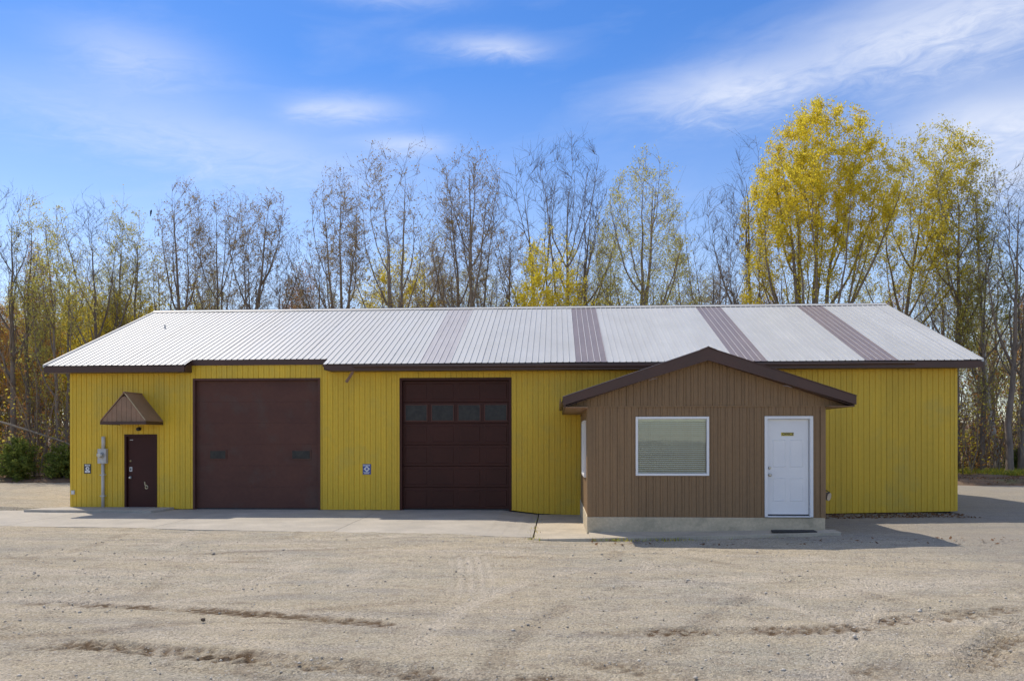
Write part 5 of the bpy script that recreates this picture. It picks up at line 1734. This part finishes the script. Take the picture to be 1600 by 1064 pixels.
# fallen trunk and pale broken stump at the left
rng = np.random.default_rng(3)
fp = [(-12.2, 13.2, 2.95), (-11.1, 13.3, 2.62), (-9.9, 13.35, 2.24), (-8.7, 13.4, 1.86), (-7.9, 13.45, 1.45)]
mb = MB().tube(fp, [0.05, 0.047, 0.042, 0.036, 0.025], 8)
mb.tube([(-9.9, 13.35, 2.24), (-9.7, 13.2, 2.65), (-9.5, 13.1, 2.9)], [0.03, 0.02, 0.01], 5)
tag(mb.build('fallen_trunk', material('pale_dead_wood', (0.30, 0.25, 0.19), (0.22, 0.18, 0.14), scale=4, rough=0.9), smooth=True), 'pale dead trunk leaning across the brush at the left', 'fallen trunk')
st = MB().tube([(-8.62, 13.35, 0.0), (-8.66, 13.25, 0.7), (-8.60, 13.05, 1.18), (-8.46, 12.9, 1.42), (-8.20, 12.8, 1.52)], [0.13, 0.12, 0.11, 0.085, 0.012], 8)
st.tube([(-8.60, 13.05, 1.18), (-8.78, 12.95, 1.36), (-8.90, 12.9, 1.42)], [0.08, 0.05, 0.008], 6)
tag(st.build('broken_stump', material('split_wood', (0.50, 0.40, 0.28), (0.36, 0.28, 0.20), scale=5, rough=0.85)), 'pale splintered stump among the evergreen shrubs', 'stump')


# ------------------------------------------------------------------ grass, weeds, dead leaves, stones
def blades(name, pts, hmin, hmax, label, mats, seed, per=5):
    rng = np.random.default_rng(seed)
    pts = np.repeat(np.asarray(pts), per, axis=0)
    n = len(pts)
    pts = pts + np.column_stack([rng.normal(0, 0.05, (n, 2)), np.zeros(n)])
    h = rng.uniform(hmin, hmax, n)
    a = rng.uniform(0, 6.28, n)
    w = rng.uniform(0.004, 0.009, n) * (1 + h)
    side = np.column_stack([np.cos(a), np.sin(a), np.zeros(n)]) * w[:, None]
    lean = np.column_stack([rng.normal(0, 0.35, (n, 2)) * h[:, None], h])
    V = np.stack([pts - side, pts + side, pts + lean * 0.55 + side * 0.7, pts + lean * np.array([1.25, 1.25, 1.0])], 1).reshape(-1, 3)
    F = np.arange(n * 4).reshape(-1, 4)
    o = link(name, mesh_np(name, V, F, mats=mats, mat_index=rng.integers(0, len(mats), n)))
    tag(o, label, 'grass', kind='stuff')


rng = np.random.default_rng(15)
gp = []
for i in range(2600):
    x, y = rng.uniform(30, 44), 15.2 + abs(rng.normal(0, 2.0))
    if noise2(np.array([x * 0.8]), np.array([y * 0.5]), 71)[0] < 0.42:
        continue
    gp.append((x, y, float(forest_height(np.array([x]), np.array([y]))[0])))
blades('grass', gp, 0.10, 0.34, 'bright green grass strip at the edge of the wood on the right', [M['leaf_grass'], M['leaf_grass'], M['leaf_yellow_olive']], 16)
wp = []
for (x0, x1, y0, y1, c) in [(19.7, 24.7, -0.55, -0.05, 60), (22.3, 22.9, -0.9, -0.5, 14), (14.6, 16.9, -5.92, -5.72, 60), (13.40, 13.46, -5.6, -2.0, 9), (13.3, 13.6, -5.9, -5.7, 14), (17, 19.6, -5.75, -5.5, 16), (8.0, 9.4, -0.06, -0.03, 10)]:
    for i in range(c):
        x, y = rng.uniform(x0, x1), rng.uniform(y0, y1)
        wp.append((x, y, -0.10 if y < -5 or x > 19.6 else -0.05))
blades('weeds', wp, 0.03, 0.085, 'small weeds along the slab edges and wall foot', [M['leaf_grass'], M['leaf_dead'], M['leaf_yellow_olive']], 17, 4)


def scatter_leaves():
    rng = np.random.default_rng(23)
    c = []
    for (x0, x1, y0, y1, n) in [(19.8, 24.7, -1.3, -0.05, 900), (27, 45, 11.6, 16, 4500), (-22, -6, 11.8, 14.5, 3000), (14.6, 24, -6.6, -5.6, 120)]:
        x, y = rng.uniform(x0, x1, n), rng.uniform(y0, y1, n)
        z = np.where(y > 11, forest_height(x, y) + 0.02, yard_level(x, y) + 0.012)
        c.append(np.column_stack([x, y, z]))
    c = np.concatenate(c)
    n = len(c)
    a = norm(rng.normal(size=(n, 3)) * np.array([1, 1, 0.3]))
    b = norm(np.cross(a, rng.normal(size=(n, 3)) * 0.3 + np.array([0, 0, 1.0])))
    s = rng.uniform(0.02, 0.055, (n, 1))
    V = np.stack([c - a * s, c - b * s * 0.6, c + a * s, c + b * s * 0.6], 1).reshape(-1, 3)
    o = link('dead_leaves', mesh_np('dead_leaves', V, np.arange(n * 4).reshape(-1, 4), mats=[M['leaf_dead']]))
    tag(o, 'dry brown leaves scattered along the wall foot and wood edge', 'leaves', kind='stuff')


scatter_leaves()


def scatter_stones():
    rng = np.random.default_rng(31)
    n = 8500
    x = rng.uniform(4, 24, n)
    y = -15.8 + 10.0 * rng.random(n) ** 1.3
    m = noise2(x * 0.9, y * 1.6, 3) * 0.6 + noise2(x * 0.3, y * 0.3, 4) * 0.4 > rng.uniform(0.25, 0.62, n)
    x, y = x[m], y[m]
    n = len(x)
    base = np.array([(1, 0, 0), (-1, 0, 0), (0, 1, 0), (0, -1, 0), (0, 0, 1), (0, 0, -1)], float)
    tri = np.array([(0, 2, 4), (2, 1, 4), (1, 3, 4), (3, 0, 4), (2, 0, 5), (1, 2, 5), (3, 1, 5), (0, 3, 5)])
    s = np.clip(rng.lognormal(-4.85, 0.48, n), 0.004, 0.035)
    k = base[None] * (s[:, None, None] * rng.uniform(0.6, 1.35, (n, 6, 1))) * np.array([1, 1, 0.7])
    ang = rng.uniform(0, 6.28, n)
    c, sn = np.cos(ang)[:, None], np.sin(ang)[:, None]
    V = np.stack([k[..., 0] * c - k[..., 1] * sn, k[..., 0] * sn + k[..., 1] * c, k[..., 2]], -1)
    near = (fbm(x * 0.35, y * 0.35, 3, 3) - 0.5) * 0.06 + (fbm(x * 1.7, y * 1.7, 3, 9) - 0.5) * 0.022
    V += np.column_stack([x, y, yard_level(x, y) + near + s * 0.3])[:, None, :]
    F = (tri[None] + (np.arange(n) * 6)[:, None, None]).reshape(-1, 3)
    o = link('loose_stones', mesh_np('loose_stones', V.reshape(-1, 3), tris=F, mats=[M['stone']]))
    tag(o, 'small loose stones strewn over the gravel yard', 'stones', kind='stuff')


scatter_stones()


# one dark clod lying in the yard
def clod(x, y, r, seed, label):
    import bmesh
    bm = bmesh.new()
    bmesh.ops.create_icosphere(bm, subdivisions=2, radius=r)
    rg = random.Random(seed)
    for v in bm.verts:
        v.co *= rg.uniform(0.75, 1.25)
        v.co.z *= 0.7
    me = bpy.data.meshes.new('clod')
    bm.to_mesh(me)
    bm.free()
    me.materials.append(M['dark_soil'])
    tag(link('clod', me, None, (x, y, -0.08)), label, 'clod')


M['dark_soil'] = material('dark_soil', (0.06, 0.045, 0.033), (0.09, 0.065, 0.045), scale=12, rough=0.95)
clod(9.86, -13.25, 0.027, 2, 'dark lump of soil between the two dark tyre tracks at the left')

# ------------------------------------------------------------------ a bird in flight
bird = tag(empty('bird', (-8.89, 21.63, 14.74)), 'small black bird flying in the sky at the left', 'bird')
mb = MB()
mb.tube([(0, 0, 0.17), (0.01, 0, 0.13), (0.02, 0, 0.05), (0.035, 0, -0.04), (0.06, 0, -0.14), (0.075, 0, -0.20)], [0.010, 0.034, 0.048, 0.045, 0.022, 0.028], 8)
mb.build('body', M['feather'], bird, smooth=True)
for s in (-1, 1):
    MB().add([(0.01, s * 0.02, 0.07), (0.03, s * 0.02, -0.05), (0.02 - 0.03, s * 0.17, 0.05), (0.045, s * 0.16, -0.04), (0.03, s * 0.30, -0.02),
              (0.014, s * 0.02, 0.072), (0.034, s * 0.02, -0.048), (-0.006, s * 0.17, 0.052), (0.049, s * 0.16, -0.038)],
             [(0, 1, 3, 2), (2, 3, 4), (5, 7, 8, 6), (7, 4, 8), (0, 2, 7, 5), (1, 6, 8, 3)]).build('wing', M['feather'], bird)
bird.rotation_euler = (0, 0.35, 0.3)
